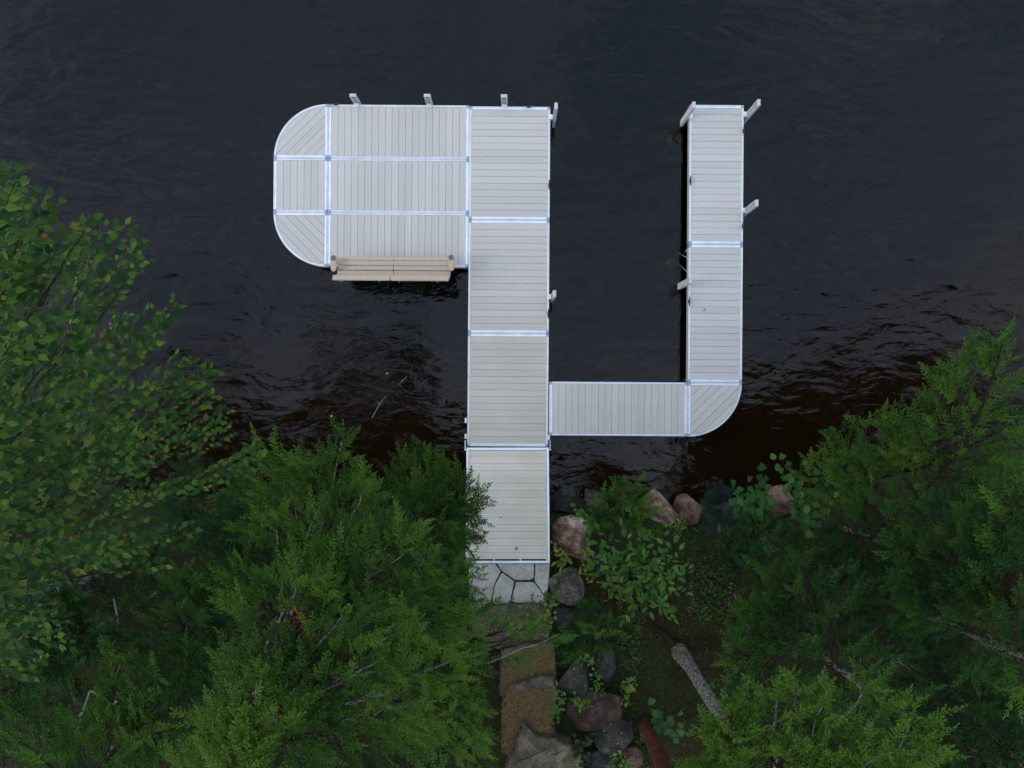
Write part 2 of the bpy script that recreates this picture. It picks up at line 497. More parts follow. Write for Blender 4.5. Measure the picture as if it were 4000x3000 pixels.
M_GOLDLEAF = leaf_mat('gold_leaf', [(0.0, (0.45, 0.28, 0.05)), (1.0, (0.5, 0.33, 0.08))], 0.1, 0.6, 0.2, True)


def bark_mat(name, c1, c2, c3, scale, lich=0.0, lcol=(0.34, 0.36, 0.30)):
    m, nt, b = new_mat(name)
    n1 = tex_noise(nt, scale, 6, 0.65, 'Object', 0.5, (1, 1, 0.45)); n2 = tex_noise(nt, scale * 3.2, 4, 0.6)
    c = mixc(nt, 1.0, ramp(nt, n1, [(0.32, c1), (0.5, c2), (0.68, c3)]), ramp(nt, n2, [(0.3, (0.6, 0.6, 0.6)), (0.65, (1.15, 1.15, 1.15))]), 'MULTIPLY')
    if lich > 0:
        n3 = tex_noise(nt, scale * 1.6, 5, 0.7)
        mr = N(nt, 'ShaderNodeMapRange'); L(nt, n3, mr.inputs['Value'])
        mr.inputs['From Min'].default_value = 0.66 - 0.12 * lich; mr.inputs['From Max'].default_value = 0.70 - 0.12 * lich
        mr.inputs['To Max'].default_value = 0.85
        c = mixc(nt, mr.outputs['Result'], c, lcol)
    L(nt, c, b.inputs['Base Color']); b.inputs['Roughness'].default_value = 0.9; b.inputs['Specular IOR Level'].default_value = 0.2
    bump(nt, b, n1, 1.0, 0.05)
    return m


M_BARK = bark_mat('grey_conifer_bark', (0.030, 0.024, 0.020), (0.068, 0.058, 0.050), (0.12, 0.10, 0.082), 13, 1.5, (0.24, 0.23, 0.18))
M_LIMB = bark_mat('pale_limb_bark', (0.10, 0.088, 0.078), (0.22, 0.20, 0.185), (0.40, 0.38, 0.36), 14, 0.4)
M_TWIG = bark_mat('brown_twig', (0.018, 0.012, 0.006), (0.036, 0.025, 0.013), (0.065, 0.047, 0.026), 20)
M_BIRCHBARK = bark_mat('grey_birch_bark', (0.08, 0.07, 0.06), (0.22, 0.20, 0.18), (0.45, 0.43, 0.40), 8, 0.3)
M_BIRCHTWIG = bark_mat('dark_birch_twig', (0.014, 0.011, 0.006), (0.026, 0.020, 0.010), (0.045, 0.035, 0.018), 20)
M_REDPINE = bark_mat('red_pine_bark', (0.030, 0.010, 0.007), (0.070, 0.020, 0.013), (0.11, 0.034, 0.022), 7)
M_LICHEN = leaf_mat('pale_lichen', [(0.0, (0.22, 0.24, 0.13)), (1.0, (0.42, 0.42, 0.28))], 0.1, 0.9, 0.1)
M_STICK = bark_mat('bleached_stick', (0.12, 0.10, 0.08), (0.22, 0.19, 0.16), (0.34, 0.30, 0.26), 12)

# ------------------------------------------------------------------ terrain and water
SX = [-400, -60, -30, -14, -9, -5, -1, 0.0, 1.2, 4, 6, 8, 10, 12, 14, 18, 26, 60, 400]
SY = [30, 12, 3, -1.2, -2.5, -2.95, -3.25, -3.3, -2.95, -2.85, -2.75, -2.4, -1.9, -0.8, 1.2, 4, 9, 22, 60]


def shore(x): return float(np.interp(x, SX, SY))


def ground_z(x, y):
    s = shore(x) - y
    nz = noise.noise(Vector((x * 0.9, y * 0.9, 3.1))) * 0.10 + noise.noise(Vector((x * 2.7, y * 2.7, 1.7))) * 0.04
    if s > 0:
        s2 = min(s, 14)
        h = 0.62 * (1 - math.exp(-s / 0.55)) + 0.10 * s2
        return h + nz * min(1, s / 0.6)
    d = -s
    return -min(1.9, 0.10 + 0.34 * d) * min(1, d / 0.3) + nz * 0.6 * min(1, d)


def axis(lo, hi, core0, core1, step, grow=1.35):
    a = list(np.arange(core0, core1 + 1e-6, step))
    d = step
    while a[-1] < hi:
        d *= grow; a.append(a[-1] + d)
    d = step
    while a[0] > lo:
        d *= grow; a.insert(0, a[0] - d)
    return a


gx = axis(-400, 400, -13, 13, 0.16)
gy = axis(-400, 400, -10, 3, 0.16)
gv = [(x, y, ground_z(x, y)) for y in gy for x in gx]
nx = len(gx)
gf = [(j * nx + i, j * nx + i + 1, (j + 1) * nx + i + 1, (j + 1) * nx + i) for j in range(len(gy) - 1) for i in range(nx - 1)]
ground = link('ground', mesh('ground', gv, gf, M_GROUND, True))
tag(ground, 'dark mossy forest floor sloping down into the lake bed', 'ground', kind='structure')
wm = mesh('lake_water', [(-400, -400, 0), (400, -400, 0), (400, 400, 0), (-400, 400, 0)], [(0, 1, 2, 3)], M_WATER)
water = link('lake_water', wm)
tag(water, 'dark tea brown lake water with soft ripples around the dock', 'water', kind='structure')

# ------------------------------------------------------------------ the dock
ZD = 0.55
K = (HC - ZD) / F
DROT = R(-0.40)
DOX, DOY = 0.0, (1500 - 1000) * K


def dx(px): return (px - 2000) * K - DOX
def dy(py): return (1500 - py) * K - DOY


dock = empty('boat_dock', (DOX, DOY, 0), DROT)
tag(dock, 'F-shaped modular lake dock of beige composite boards in silver aluminium frames', 'dock')
ES, SS = 11.6 * K, 7.4 * K      # rail width parallel to the boards / at the board ends
FH = 0.21                       # frame depth
GAP = 0.003


def rail(mb, x0, x1, y0, y1, out, z=ZD):
    """aluminium rail with a groove along its outer side; out in 'N','S','E','W'"""
    lip, gr = 0.014, 0.009
    if out == 'N':
        mb.box(x0, x1, y1 - lip, y1, z - FH, z, 0.003); mb.box(x0, x1, y1 - lip - gr, y1 - lip, z - FH + .01, z - 0.016); mb.box(x0, x1, y0, y1 - lip - gr, z - FH + .002, z + 0.001, 0.003)
    elif out == 'S':
        mb.box(x0, x1, y0, y0 + lip, z - FH, z, 0.003); mb.box(x0, x1, y0 + lip, y0 + lip + gr, z - FH + .01, z - 0.016); mb.box(x0, x1, y0 + lip + gr, y1, z - FH + .002, z + 0.001, 0.003)
    elif out == 'E':
        mb.box(x1 - lip, x1, y0, y1, z - FH, z, 0.003); mb.box(x1 - lip - gr, x1 - lip, y0, y1, z - FH + .01, z - 0.016); mb.box(x0, x1 - lip - gr, y0, y1, z - FH + .002, z + 0.001, 0.003)
    else:
        mb.box(x0, x0 + lip, y0, y1, z - FH, z, 0.003); mb.box(x0 + lip, x0 + lip + gr, y0, y1, z - FH + .01, z - 0.016); mb.box(x0 + lip + gr, x1, y0, y1, z - FH + .002, z + 0.001, 0.003)


PLANK_CACHE = {}


def plank_mesh(length, width, mat):
    key = (round(length, 4), round(width, 4), mat.name)
    if key not in PLANK_CACHE:
        mb = MB(); mb.box(-length / 2, length / 2, -width / 2, width / 2, -0.028, 0, 0.0025)
        PLANK_CACHE[key] = mesh('plank', mb.v, mb.f, mat)
    return PLANK_CACHE[key]


cap_me = None


def cap(parent, x, y, w=0.066, z=ZD):
    global cap_me
    if cap_me is None:
        mb = MB(); mb.box(-w / 2, w / 2, -w / 2, w / 2, -FH - 0.012, 0.006, 0.006)
        cap_me = mesh('corner_cap', mb.v, mb.f, M_CAP)
    link('corner_cap', cap_me, parent, (x, y, z))


def section(px0, py0, px1, py1, nplank, vertical, mat, caps='abcd'):
    """px box of a rectangular section; vertical boards run up the picture"""
    x0, x1 = dx(px0) + GAP, dx(px1) - GAP
    y1, y0 = dy(py0) - GAP, dy(py1) + GAP
    wx, wy = (ES, SS) if vertical else (SS, ES)
    mb = MB()
    rail(mb, x0, x1, y1 - wy, y1, 'N'); rail(mb, x0, x1, y0, y0 + wy, 'S')
    rail(mb, x0, x0 + wx, y0 + wy, y1 - wy, 'W'); rail(mb, x1 - wx, x1, y0 + wy, y1 - wy, 'E')
    ix0, ix1, iy0, iy1 = x0 + wx, x1 - wx, y0 + wy, y1 - wy
    cb = MB()
    if vertical:                                  # dark joists under the boards
        for t in (0.25, 0.5, 0.75): cb.box(ix0, ix1, iy0 + (iy1 - iy0) * t - .03, iy0 + (iy1 - iy0) * t + .03, ZD - 0.20, ZD - 0.11)
    else:
        for t in (0.2, 0.5, 0.8): cb.box(ix0 + (ix1 - ix0) * t - .03, ix0 + (ix1 - ix0) * t + .03, iy0, iy1, ZD - 0.20, ZD - 0.11)
    s = mb.build('dock_section', M_ALU, dock)
    cb.build('joists', M_JOIST, s)['kind'] = 'stuff'
    if vertical:
        st = (ix1 - ix0) / nplank
        me = plank_mesh(iy1 - iy0 - 0.006, st - 0.0048, mat)
        for i in range(nplank):
            o = link('plank', me, s, (ix0 + st * (i + .5), (iy0 + iy1) / 2, ZD - 0.004 + random.uniform(-.0015, .0015)), (0, 0, math.pi / 2))
    else:
        st = (iy1 - iy0) / nplank
        me = plank_mesh(ix1 - ix0 - 0.006, st - 0.0048, mat)
        for i in range(nplank):
            o = link('plank', me, s, ((ix0 + ix1) / 2, iy0 + st * (i + .5), ZD - 0.004 + random.uniform(-.0015, .0015)))
    h = 0.033
    for ch, (cx, cy) in zip('abcd', ((x0 + h, y1 - h), (x1 - h, y1 - h), (x1 - h, y0 + h), (x0 + h, y0 + h))):
        if ch in caps: cap(s, cx, cy)
    return s


def clip(poly, nx_, ny_, d, keep_ge=True):
    out = []
    for i in range(len(poly)):
        a, b2 = poly[i], poly[(i + 1) % len(poly)]
        da = a[0] * nx_ + a[1] * ny_ - d; db = b2[0] * nx_ + b2[1] * ny_ - d
        if not keep_ge: da, db = -da, -db
        if da >= 0: out.append(a)
        if (da >= 0) != (db >= 0):
            t = da / (da - db); out.append((a[0] + (b2[0] - a[0]) * t, a[1] + (b2[1] - a[1]) * t))
    return out


def quarter(pcx, pcy, rad_px, sx, sy, mat):
    """quarter-round section: centre corner in pixels, sx/sy point from it into the section"""
    cx, cy, r = dx(pcx), dy(pcy), rad_px * K - GAP
    mb = MB()
    # rim
    seg = 28
    prof = [(r - 0.044, ZD + 0.001, r - 0.023), (r - 0.014, ZD, r)]
    for (ra, zt, rb) in prof + [(r - 0.023, ZD - 0.016, r - 0.014)]:
        vs, fs = [], []
        for i in range(seg + 1):
            a = math.pi / 2 * i / seg
            ca, sa = math.cos(a) * sx, math.sin(a) * sy
            vs += [(cx + ca * ra, cy + sa * ra, ZD - FH), (cx + ca * ra, cy + sa * ra, zt), (cx + ca * rb, cy + sa * rb, zt), (cx + ca * rb, cy + sa * rb, ZD - FH)]
        for i in range(seg):
            k = i * 4
            fs += [(k + 1, k + 5, k + 6, k + 2), (k + 2, k + 6, k + 7, k + 3), (k, k + 4, k + 5, k + 1)]
        if sx * sy < 0: fs = [tuple(reversed(f)) for f in fs]
        mb.add(vs, fs)
    # straight rails along both joints
    w = 11.0 * K
    g = GAP
    xa, xb = sorted((cx + sx * g, cx + sx * (g + w))); ya, yb = sorted((cy + sy * (g + w), cy + sy * (r - 0.046)))
    rail(mb, xa, xb, ya, yb, 'E' if sx < 0 else 'W')
    xa, xb = sorted((cx + sx * g, cx + sx * (r - 0.046))); ya, yb = sorted((cy + sy * g, cy + sy * (g + w)))
    rail(mb, xa, xb, ya, yb, 'S' if sy > 0 else 'N')
    s = mb.build('dock_section', M_ALU, dock)
    # boards across the diagonal
    ri = r - 0.050
    m = g + w + 0.003
    base = [(m, m)] + [(math.cos(a) * ri, math.sin(a) * ri) for a in np.linspace(math.asin(m / ri), math.pi / 2 - math.asin(m / ri), 26)]
    u = 1 / math.sqrt(2)
    st = 26.4 * K
    d = ri - st * 0.85
    while d > -st:
        poly = clip(clip(base, u, u, d + 0.003, True), u, u, d + st - 0.003, False)
        d -= st
        if len(poly) < 3: continue
        pts = [(cx + sx * p[0], cy + sy * p[1]) for p in poly]
        mx_ = sum(p[0] for p in pts) / len(pts); my_ = sum(p[1] for p in pts) / len(pts)
        ang = math.atan2(sy, sx) + math.pi / 2
        ca, sa = math.cos(-ang), math.sin(-ang)
        loc = [((p[0] - mx_) * ca - (p[1] - my_) * sa, (p[0] - mx_) * sa + (p[1] - my_) * ca) for p in pts]
        area = sum(loc[i][0] * loc[(i + 1) % len(loc)][1] - loc[(i + 1) % len(loc)][0] * loc[i][1] for i in range(len(loc)))
        if area < 0: loc.reverse()
        pb = MB().prism(loc, -0.028, 0)
        link('plank', mesh('plank', pb.v, pb.f, mat), s, (mx_, my_, ZD - 0.004), (0, 0, ang))
    h = 0.036
    for (ax, ay) in ((sx * h, sy * h), (sx * h, sy * (r - 0.030)), (sx * (r - 0.030), sy * h)):
        cap(s, cx + ax, cy + ay)
    return s


XL0, XL1, XW0, XW1 = 1066, 1278.5, 1830, 2146
YA, YB, YC, YDn = 412.5, 623.5, 834.5, 1046
tag(section(XL1, YA, XW0, YB, 20, True, M_DECK), 'wide sun deck section along the lake side')
section(XL1, YB, XW0, YC, 20, True, M_DECK)
tag(section(XL1, YC, XW0, YDn, 20, True, M_DECK), 'wide sun deck section carrying the bench')
tag(section(XL0, YB, XL1, YC, 7, True, M_DECK), 'small square section at the end of the sun deck')
tag(quarter(XL1, YB, 212, -1, 1, M_DECK), 'quarter-round corner section with diagonal boards on the lake side')
tag(quarter(XL1, YC, 212, -1, -1, M_DECK), 'quarter-round corner section with diagonal boards on the shore side')
section(XW0, 416, XW1, 859, 16, False, M_DECK)
section(XW0, 859, XW1, 1302, 16, False, M_DECK2)
tag(section(XW0, 1302, XW1, 1744.5, 16, False, M_DECK3), 'worn walkway section with dirty grooves nearest the ramp')
section(2149, 1489, 2690, 1700, 20, True, M_DECK2)
tag(quarter(2690, 1489, 212, 1, -1, M_DECK2), 'quarter-round corner section of the boat slip finger')
section(2690, 949, 2902, 1489, 20, False, M_DECK)
section(2690, 404, 2902, 949, 20, False, M_DECK)

# pipes that carry the dock, standing on the lake bed
for (px, py) in ((1290, 425), (1290, 1035), (1815, 425), (1815, 1035), (1080, 640), (1080, 820), (1842, 870), (2134, 870), (1842, 1310), (2134, 1310),
                 (1842, 1730), (2134, 1730), (2702, 960), (2890, 960), (2702, 1480), (2890, 1480), (2702, 420), (2890, 420), (2400, 1685), (2400, 1503)):
    x, y = dx(px), dy(py)
    gz = ground_z(x + DOX, y + DOY)
    mb = MB()
    mb.tube([(x, y, gz - 0.1), (x, y, ZD - 0.05)], [0.028, 0.028], 8)
    mb.tube([(x, y, gz - 0.02), (x, y, gz + 0.03)], [0.15, 0.15], 10)
    mb.build('support_leg', M_PIPE, dock, True)
mb = MB()
mb.tube([(dx(2692), dy(1000), 0.40), (dx(2668), dy(962), -0.10)], [0.007, 0.007], 6)
mb.tube([(dx(2692), dy(1055), 0.40), (dx(2668), dy(1005), -0.10)], [0.007, 0.007], 6)
mb.build('leg_brace', M_BOLT, dock, True)


def mooring_post(px, py, top, facing):
    """C-channel vinyl bumper post; facing = side that looks at the dock"""
    x, y = dx(px), dy(py)
    rz = {'S': 0, 'E': math.pi / 2, 'W': -math.pi / 2, 'N': math.pi}[facing]
    w, d = 0.070, 0.032
    M = Matrix.Rotation(rz, 4, 'Z')
    prof = [(-w, d), (-w, -d), (-.038, -d), (-.038, 0.004), (.038, 0.004), (.038, -d), (w, -d), (w, d)]   # slot opens to local -Y
    z0 = -0.9
    vs = [M @ Vector((a, b_, z)) for z in (z0, top - 0.03) for a, b_ in prof]
    n = len(prof)
    fs = [(i, (i + 1) % n, n + (i + 1) % n, n + i) for i in range(n)] + [tuple(range(n, 2 * n))]
    fs = [tuple(f) for f in fs]
    mb = MB().add(vs, fs)
    mb.box(-w - .003, w + .003, -d - .003, d + .003, top - 0.03, top, 0.012, M)
    lean = (random.uniform(-.008, .008), random.uniform(-.008, .008))
    o = mb.build('mooring_post', M_VINYL, dock, False, (x, y, 0))
    o.rotation_euler = (lean[0], lean[1], 0)
    mb = MB()
    mb.box(-.034, .034, -d - 0.006, 0.001, top - 0.20, top - 0.10, 0.006, M)
    mb.box(-.026, .026, -d - 0.004, 0.001, ZD - 0.02, top - 0.22, 0.004, M)
    mb.build('slider', M_VINYL_D, o)
    mb = MB()
    mb.box(-.055, .055, -d - 0.10, -d - 0.008, ZD - 0.11, ZD + 0.022, 0.006, M)
    mb.build('bracket', M_ALU, o)
    mb = MB()
    for zz in (0.25, 0.72, top - 0.14):
        mb.tube([M @ Vector((0, d - .002, zz)), M @ Vector((0, d + .008, zz))], [0.010, 0.008], 8)
    mb.build('bolt', M_BOLT, o)
    return o


for a in ((1388, 400, 0.97, 'S'), (1672, 400, 0.98, 'S'), (1967, 401, 0.98, 'S'), (2163, 456, 1.30, 'W'), (2160, 1158, 1.25, 'W'),
          (2678, 448, 1.30, 'E'), (2672, 1104, 1.25, 'E'), (2922, 440, 1.34, 'W'), (2918, 816, 1.32, 'W')):
    mooring_post(*a)
for (px, py) in ((1828, 1644), (1828, 1706)):       # spare post brackets on the walkway side
    mb = MB(); mb.box(-0.045, 0.0, -0.055, 0.055, ZD - 0.14, ZD + 0.012, 0.006)
    mb.build('bracket', M_ALU, dock, False, (dx(px), dy(py), 0))
mb = MB(); mb.box(0.0, 0.04, -0.055, 0.055, ZD - 0.14, ZD + 0.012, 0.006)
mb.build('bracket', M_ALU, dock, False, (dx(2146), dy(1708), 0))

mb = MB()
mb.box(-.045, .045, -.020, .020, 0, 0.010, 0.003)
for sx in (-1, 1):
    mb.tube([(sx * .022, 0, 0.008), (sx * .024, 0, 0.045)], [0.014, 0.012], 8)
mb.tube([(-.115, 0, 0.056), (-.07, 0, 0.050), (0, 0, 0.046), (.07, 0, 0.050), (.115, 0, 0.056)], [0.006, 0.013, 0.015, 0.013, 0.006], 8)
cleat_me = mesh('cleat', mb.v, mb.f, M_BLACK, True)
for (px, py, rot) in ((1308, 413, 0), (2062, 417, 0), (2143, 723, 90), (2143, 1225, 90), (2694, 703, 90), (2900, 506, 90), (2900, 878, 90), (2693, 1174, 90)):
    link('cleat', cleat_me, dock, (dx(px), dy(py), ZD + 0.002), (0, 0, R(rot)))

# ------------------------------------------------------------------ ramp from the shore
RZ1 = 1.02
ra, rb_ = P(1983, 1748, ZD + 0.01), P(1983, 2200, RZ1)
ramp_o = empty('dock_ramp', (0, 0, 0))
tag(ramp_o, 'weathered ribbed ramp with white side rails between stone landing and dock', 'ramp')
rl = (rb_ - ra).length
ux = Vector((math.cos(DROT), math.sin(DROT), 0))
uy = (ra - rb_).normalized()            # towards the lake
uz = ux.cross(uy).normalized(); ux = uy.cross(uz)
RM = Matrix((ux, uy, uz)).transposed().to_4x4(); RM.translation = rb_
ramp_o.matrix_world = RM
W2 = 1.862 / 2
mb = MB()
for sx in (-1, 1):
    xa, xb = sorted((sx * W2, sx * (W2 - 0.050)))
    mb.box(xa, xb, 0.0, rl, -0.14, 0.012, 0.004)
mb.build('side_rail', M_ALU, ramp_o)
mb = MB(); mb.box(-W2 + .052, W2 - .052, rl - 0.058, rl - .002, -0.06, 0.010, 0.004); mb.build('hinge_bar', M_ALU, ramp_o)
mb = MB(); mb.box(-W2 + .052, W2 - .052, 0.0, 0.052, -0.06, 0.010, 0.004)
for t in (-0.30, 0.28, 0.86): mb.box(t - .012, t + .012, 0.052, 0.088, -0.05, -0.006)
mb.build('toe_bar', M_ALU, ramp_o)
nr = 16
r0, r1 = 0.086, rl - 0.064
st = (r1 - r0) / nr
me = plank_mesh(2 * W2 - 0.108, st - 0.005, M_RAMP)
for i in range(nr):
    link('plank', me, ramp_o, (0, r0 + st * (i + .5), -0.003 + random.uniform(-.001, .001)))
for sx in (-1, 1):                     # draw rods beside the hinge
    mb = MB(); mb.tube([(sx * (W2 + .03), rl - .06, -.02), (sx * (W2 + .03), rl + .17, -.02)], [0.010, 0.010], 6)
    mb.tube([(sx * (W2 + .015), rl - .05, -.02), (sx * (W2 + .05), rl - .05, -.02)], [0.014, 0.014], 6)
    mb.build('hinge_rod', M_ALU, ramp_o)

# ------------------------------------------------------------------ bench
ZS = 0.985
bench = empty('dock_bench', P(1535, 1046, ZD), DROT)
tag(bench, 'long beige plastic bench with cup holder armrests on the dock edge', 'bench')
bo = bench.location


def bx_(px, z): return (px - 2000) * (HC - z) / F - bo.x
def by_(py, z): return (1500 - py) * (HC - z) / F - bo.y


zl = ZS - ZD
for (pa, pb_) in ((1318, 1537.5), (1539.5, 1760)):
    xa, xb = bx_(pa, ZS), bx_(pb_, ZS)
    for k, (ya, yb, dz) in enumerate(((1002, 1016.5, -.012), (1018.5, 1037, 0), (1039, 1056, 0.004), (1058, 1074, 0.010))):
        y1, y0 = by_(ya, ZS), by_(yb, ZS)
        mb = MB()
        if k == 0:      # rounded nose
            n = 8
            pr = [(y0, -.035), (y0, 0)] + [(y1 - .05 + .05 * math.sin(a), -.05 + .05 * math.cos(a)) for a in np.linspace(0, 2.2, n)]
            vs = [(x, y, z + zl) for x in (xa, xb) for y, z in pr]
            m_ = len(pr)
            fs = [(i, i + 1, m_ + i + 1, m_ + i) for i in range(m_ - 1)] + [(m_ - 1, 0, m_, 2 * m_ - 1), tuple(range(m_ - 1, -1, -1)), tuple(range(m_, 2 * m_))]
            mb.add(vs, fs)
        else:
            mb.box(xa, xb, y0, y1, zl - .035 + dz, zl + dz, 0.008)
        mb.build('seat_slat', M_BENCH, bench)
    # backrest boards lean back over the water
    yb0, yt0 = by_(1076, ZS), by_(1091, 1.50)
    for (t0, t1) in ((0.10, 0.36), (0.40, 0.66), (0.70, 1.0)):
        z0, z1 = zl + .06 + t0 * .46, zl + .06 + t1 * .46
        ya, yb = yb0 + (yt0 - yb0) * t0, yb0 + (yt0 - yb0) * t1
        th = 0.038
        mb = MB()
        vs = []
        for x in (xa, xb):
            vs += [(x, ya + th / 2, z0), (x, ya - th / 2, z0), (x, yb - th / 2, z1 - .01), (x, yb - th / 4, z1), (x, yb + th / 4, z1), (x, yb + th / 2, z1 - .01)]
        fs = [(i, (i + 1) % 6, 6 + (i + 1) % 6, 6 + i) for i in range(6)] + [(5, 4, 3, 2, 1, 0), tuple(range(6, 12))]
        mb.add(vs, fs)
        mb.build('back_slat', M_BENCH, bench)
    # broad top cap of the backrest
    zt = 1.50 - ZD
    y1, y0 = by_(1076, 1.5), by_(1096, 1.5)
    xa2, xb2 = xa + 0.012, xb - 0.012
    mb = MB()
    vs = [(xa2 + .0, y0, zt - .05), (xb2, y0, zt - .05), (xb2, y1, zt - .02), (xa2, y1, zt - .02),
          (xa2 - .0, y0, zt - .012), (xb2, y0, zt - .012), (xb2, y0 + .03, zt), (xa2, y0 + .03, zt), (xb2, y1, zt + .004), (xa2, y1, zt + .004)]
    fs = [(3, 2, 1, 0), (0, 1, 5, 4), (4, 5, 6, 7), (7, 6, 8, 9), (2, 3, 9, 8), (1, 2, 8, 6, 5), (3, 0, 4, 7, 9)]
    mb.add(vs, fs)
    mb.build('back_cap', M_BENCH, bench)
    for f in (0.14, 0.80):          # frames under the slats
        x = xa + (xb - xa) * f
        mb = MB()
        mb.box(x - .02, x + .02, by_(1070, ZS), by_(1008, ZS), zl - .075, zl - .037)
        mb.box(x - .02, x + .02, by_(1040, ZD) - .03, by_(1040, ZD) + .03, 0.004, zl - .076)
        mb.tube([(x, yb0 - .04, zl - .05), (x, yt0 - .045, zt - .06), (x, by_(1098.5, 1.46), zt - .055)], [.016, .014, .014], 6)
        mb.build('bracket', M_VINYL_D, bench)
for (pcx, pya, pyb) in ((1302.5, 996, 1062), (1762.5, 991, 1057)):
    za = 1.17
    x, ya, yb = bx_(pcx, za), by_(pya, za), by_(pyb, za)
    ca, cb = ya - .075, yb + .068
    poly = [(x + .066 * math.cos(a), ca + .072 * math.sin(a)) for a in np.linspace(-.15, math.pi + .15, 14)]
    poly += [(x - .060 + .0, (ca + cb) / 2)] + [(x + .062 * math.cos(a), cb + .066 * math.sin(a)) for a in np.linspace(math.pi + .1, 2 * math.pi - .1, 12)] + [(x + .060, (ca + cb) / 2)]
    mb = MB().prism(poly, za - ZD - .045, za - ZD, 0.010)
    arm = mb.build('armrest', M_ARM, bench)
    n = 20
    vs, fs = [], []
    for (rr, zz) in ((.066, .0015), (.064, .008), (.049, .008)):
        vs += [(x + rr * math.cos(2 * math.pi * i / n), ca + rr * math.sin(2 * math.pi * i / n), za - ZD + zz) for i in range(n)]
    for k in (0, 1):
        fs += [(k * n + i, k * n + (i + 1) % n, (k + 1) * n + (i + 1) % n, (k + 1) * n + i) for i in range(n)]
    link('cup_ring', mesh('cup_ring', vs, fs, M_CUPRIM, False), arm)
    vs, fs = [], []
    for (rr, zz) in ((.049, .0078), (.044, -.030), (.040, -.030), (.0, -.030)):
        vs += [(x + rr * math.cos(2 * math.pi * i / n), ca + rr * math.sin(2 * math.pi * i / n), za - ZD + zz + (0.033 if zz < 0 else 0)) for i in range(n)]
    for k in (0, 1, 2):
        fs += [(k * n + i, k * n + (i + 1) % n, (k + 1) * n + (i + 1) % n, (k + 1) * n + i) for i in range(n)]
    link('cup_well', mesh('cup_well', vs, fs, M_CUP, True), arm)
    mb = MB()
    for yy in (ca - .10, cb + .02): mb.tube([(x, yy, za - ZD - .002), (x, yy, za - ZD + .004)], [.009, .007], 8)
    mb.build('screw', M_BRASS, arm)
    mb = MB(); mb.box(x - .02, x + .02, ca - .25, ca - .05, zl - .03, za - ZD - .046); mb.build('arm_support', M_ARM, bench)

# ------------------------------------------------------------------ stone landing and steps
ZL = 0.985


def fz(X, Y): return P(1780 + X * 0.1989, 2180 + Y * 0.1989, ZL)


FLAGS = [
    [(255, 112), (775, 112), (880, 265), (800, 420), (745, 560), (712, 720), (690, 860), (440, 1005), (330, 1040), (262, 900)],
    [(815, 112), (1545, 112), (1528, 385), (1460, 425), (1165, 430), (915, 255)],
    [(1568, 112), (1852, 112), (1820, 500), (1775, 765), (1570, 475), (1555, 400)],
    [(905, 290), (1150, 455), (1120, 600), (1075, 820), (1020, 895), (730, 900), (725, 760), (770, 560), (850, 390)],
    [(1185, 480), (1470, 470), (1545, 490), (1745, 760), (1785, 835), (1690, 890), (1400, 870), (1230, 890), (1090, 855), (1120, 740)]]


def rough_poly(pts, step=0.06, amp=0.006):
    out = []
    for i in range(len(pts)):
        a, b2 = Vector(pts[i]), Vector(pts[(i + 1) % len(pts)])
        n = max(1, int((b2 - a).length / step))
        for k in range(n):
            p = a.lerp(b2, k / n)
            out.append((p.x + random.uniform(-amp, amp), p.y + random.uniform(-amp, amp)))
    return out


landing = empty('flagstone_landing', fz(1050, 560))
tag(landing, 'grey flagstone landing with dark joints at the foot of the ramp', 'landing')
lo = landing.location
for pl in FLAGS:
    pts = [(fz(*p).x - lo.x, fz(*p).y - lo.y) for p in pl]
    area = sum(pts[i][0] * pts[(i + 1) % len(pts)][1] - pts[(i + 1) % len(pts)][0] * pts[i][1] for i in range(len(pts)))
    if area < 0: pts.reverse()
    MB().prism(rough_poly(pts), -0.10, random.uniform(-.004, .004), 0.006).build('flagstone', M_FLAG, landing)
bed = [(fz(*p).x - lo.x, fz(*p).y - lo.y) for p in ((270, 120), (250, 1120), (1880, 1100), (1835, 600), (1848, 120))]
MB().prism(rough_poly(bed, .1, .02), -0.55, -0.026).build('joint_bed', M_JOINT, landing)


def slab(name, pts_px, z, th, mat, label, cat='step', amp=0.02):
    pts = [P(px, py, z) for px, py in pts_px]
    cx = sum(p.x for p in pts) / len(pts); cy = sum(p.y for p in pts) / len(pts)
    q = [(p.x - cx, p.y - cy) for p in pts]
    area = sum(q[i][0] * q[(i + 1) % len(q)][1] - q[(i + 1) % len(q)][0] * q[i][1] for i in range(len(q)))
    if area < 0: q.reverse()
    mb = MB().prism(rough_poly(q, 0.05, amp), -th, 0, 0.03)
    o = mb.build(name, mat, None, False, (cx, cy, z))
    tag(o, label, cat)
    return o


slab('stone_step', [(1835, 2395), (1880, 2383), (1950, 2368), (2000, 2362), (2025, 2368), (2060, 2357), (2095, 2359), (2122, 2364), (2152, 2373), (2155, 2420), (2150, 2500), (2060, 2520), (1960, 2535), (1850, 2530)], 1.13, 0.5, M_STEP, 'lowest granite step just above the flagstone landing')
slab('stone_step', [(1960, 2545), (2060, 2520), (2140, 2508), (2165, 2515), (2172, 2670), (1950, 2720)], 1.27, 0.5, M_STEP, 'second stone step buried under tan pine needles')
slab('stone_step', [(1975, 2702), (1990, 2687), (2060, 2660), (2090, 2648), (2160, 2640), (2172, 2668), (2178, 2720), (2140, 2860), (1980, 2860)], 1.42, 0.5, M_STEP, 'third stone step with a pale chiselled front edge')
slab('stone_step', [(1955, 3080), (1985, 2985), (2010, 2930), (2025, 2880), (2042, 2822), (2075, 2855), (2105, 2880), (2165, 2888), (2225, 2912), (2270, 2950), (2300, 3080)], 1.58, 0.5, M_STEP, 'uppermost grey stone step with two dark split cracks')
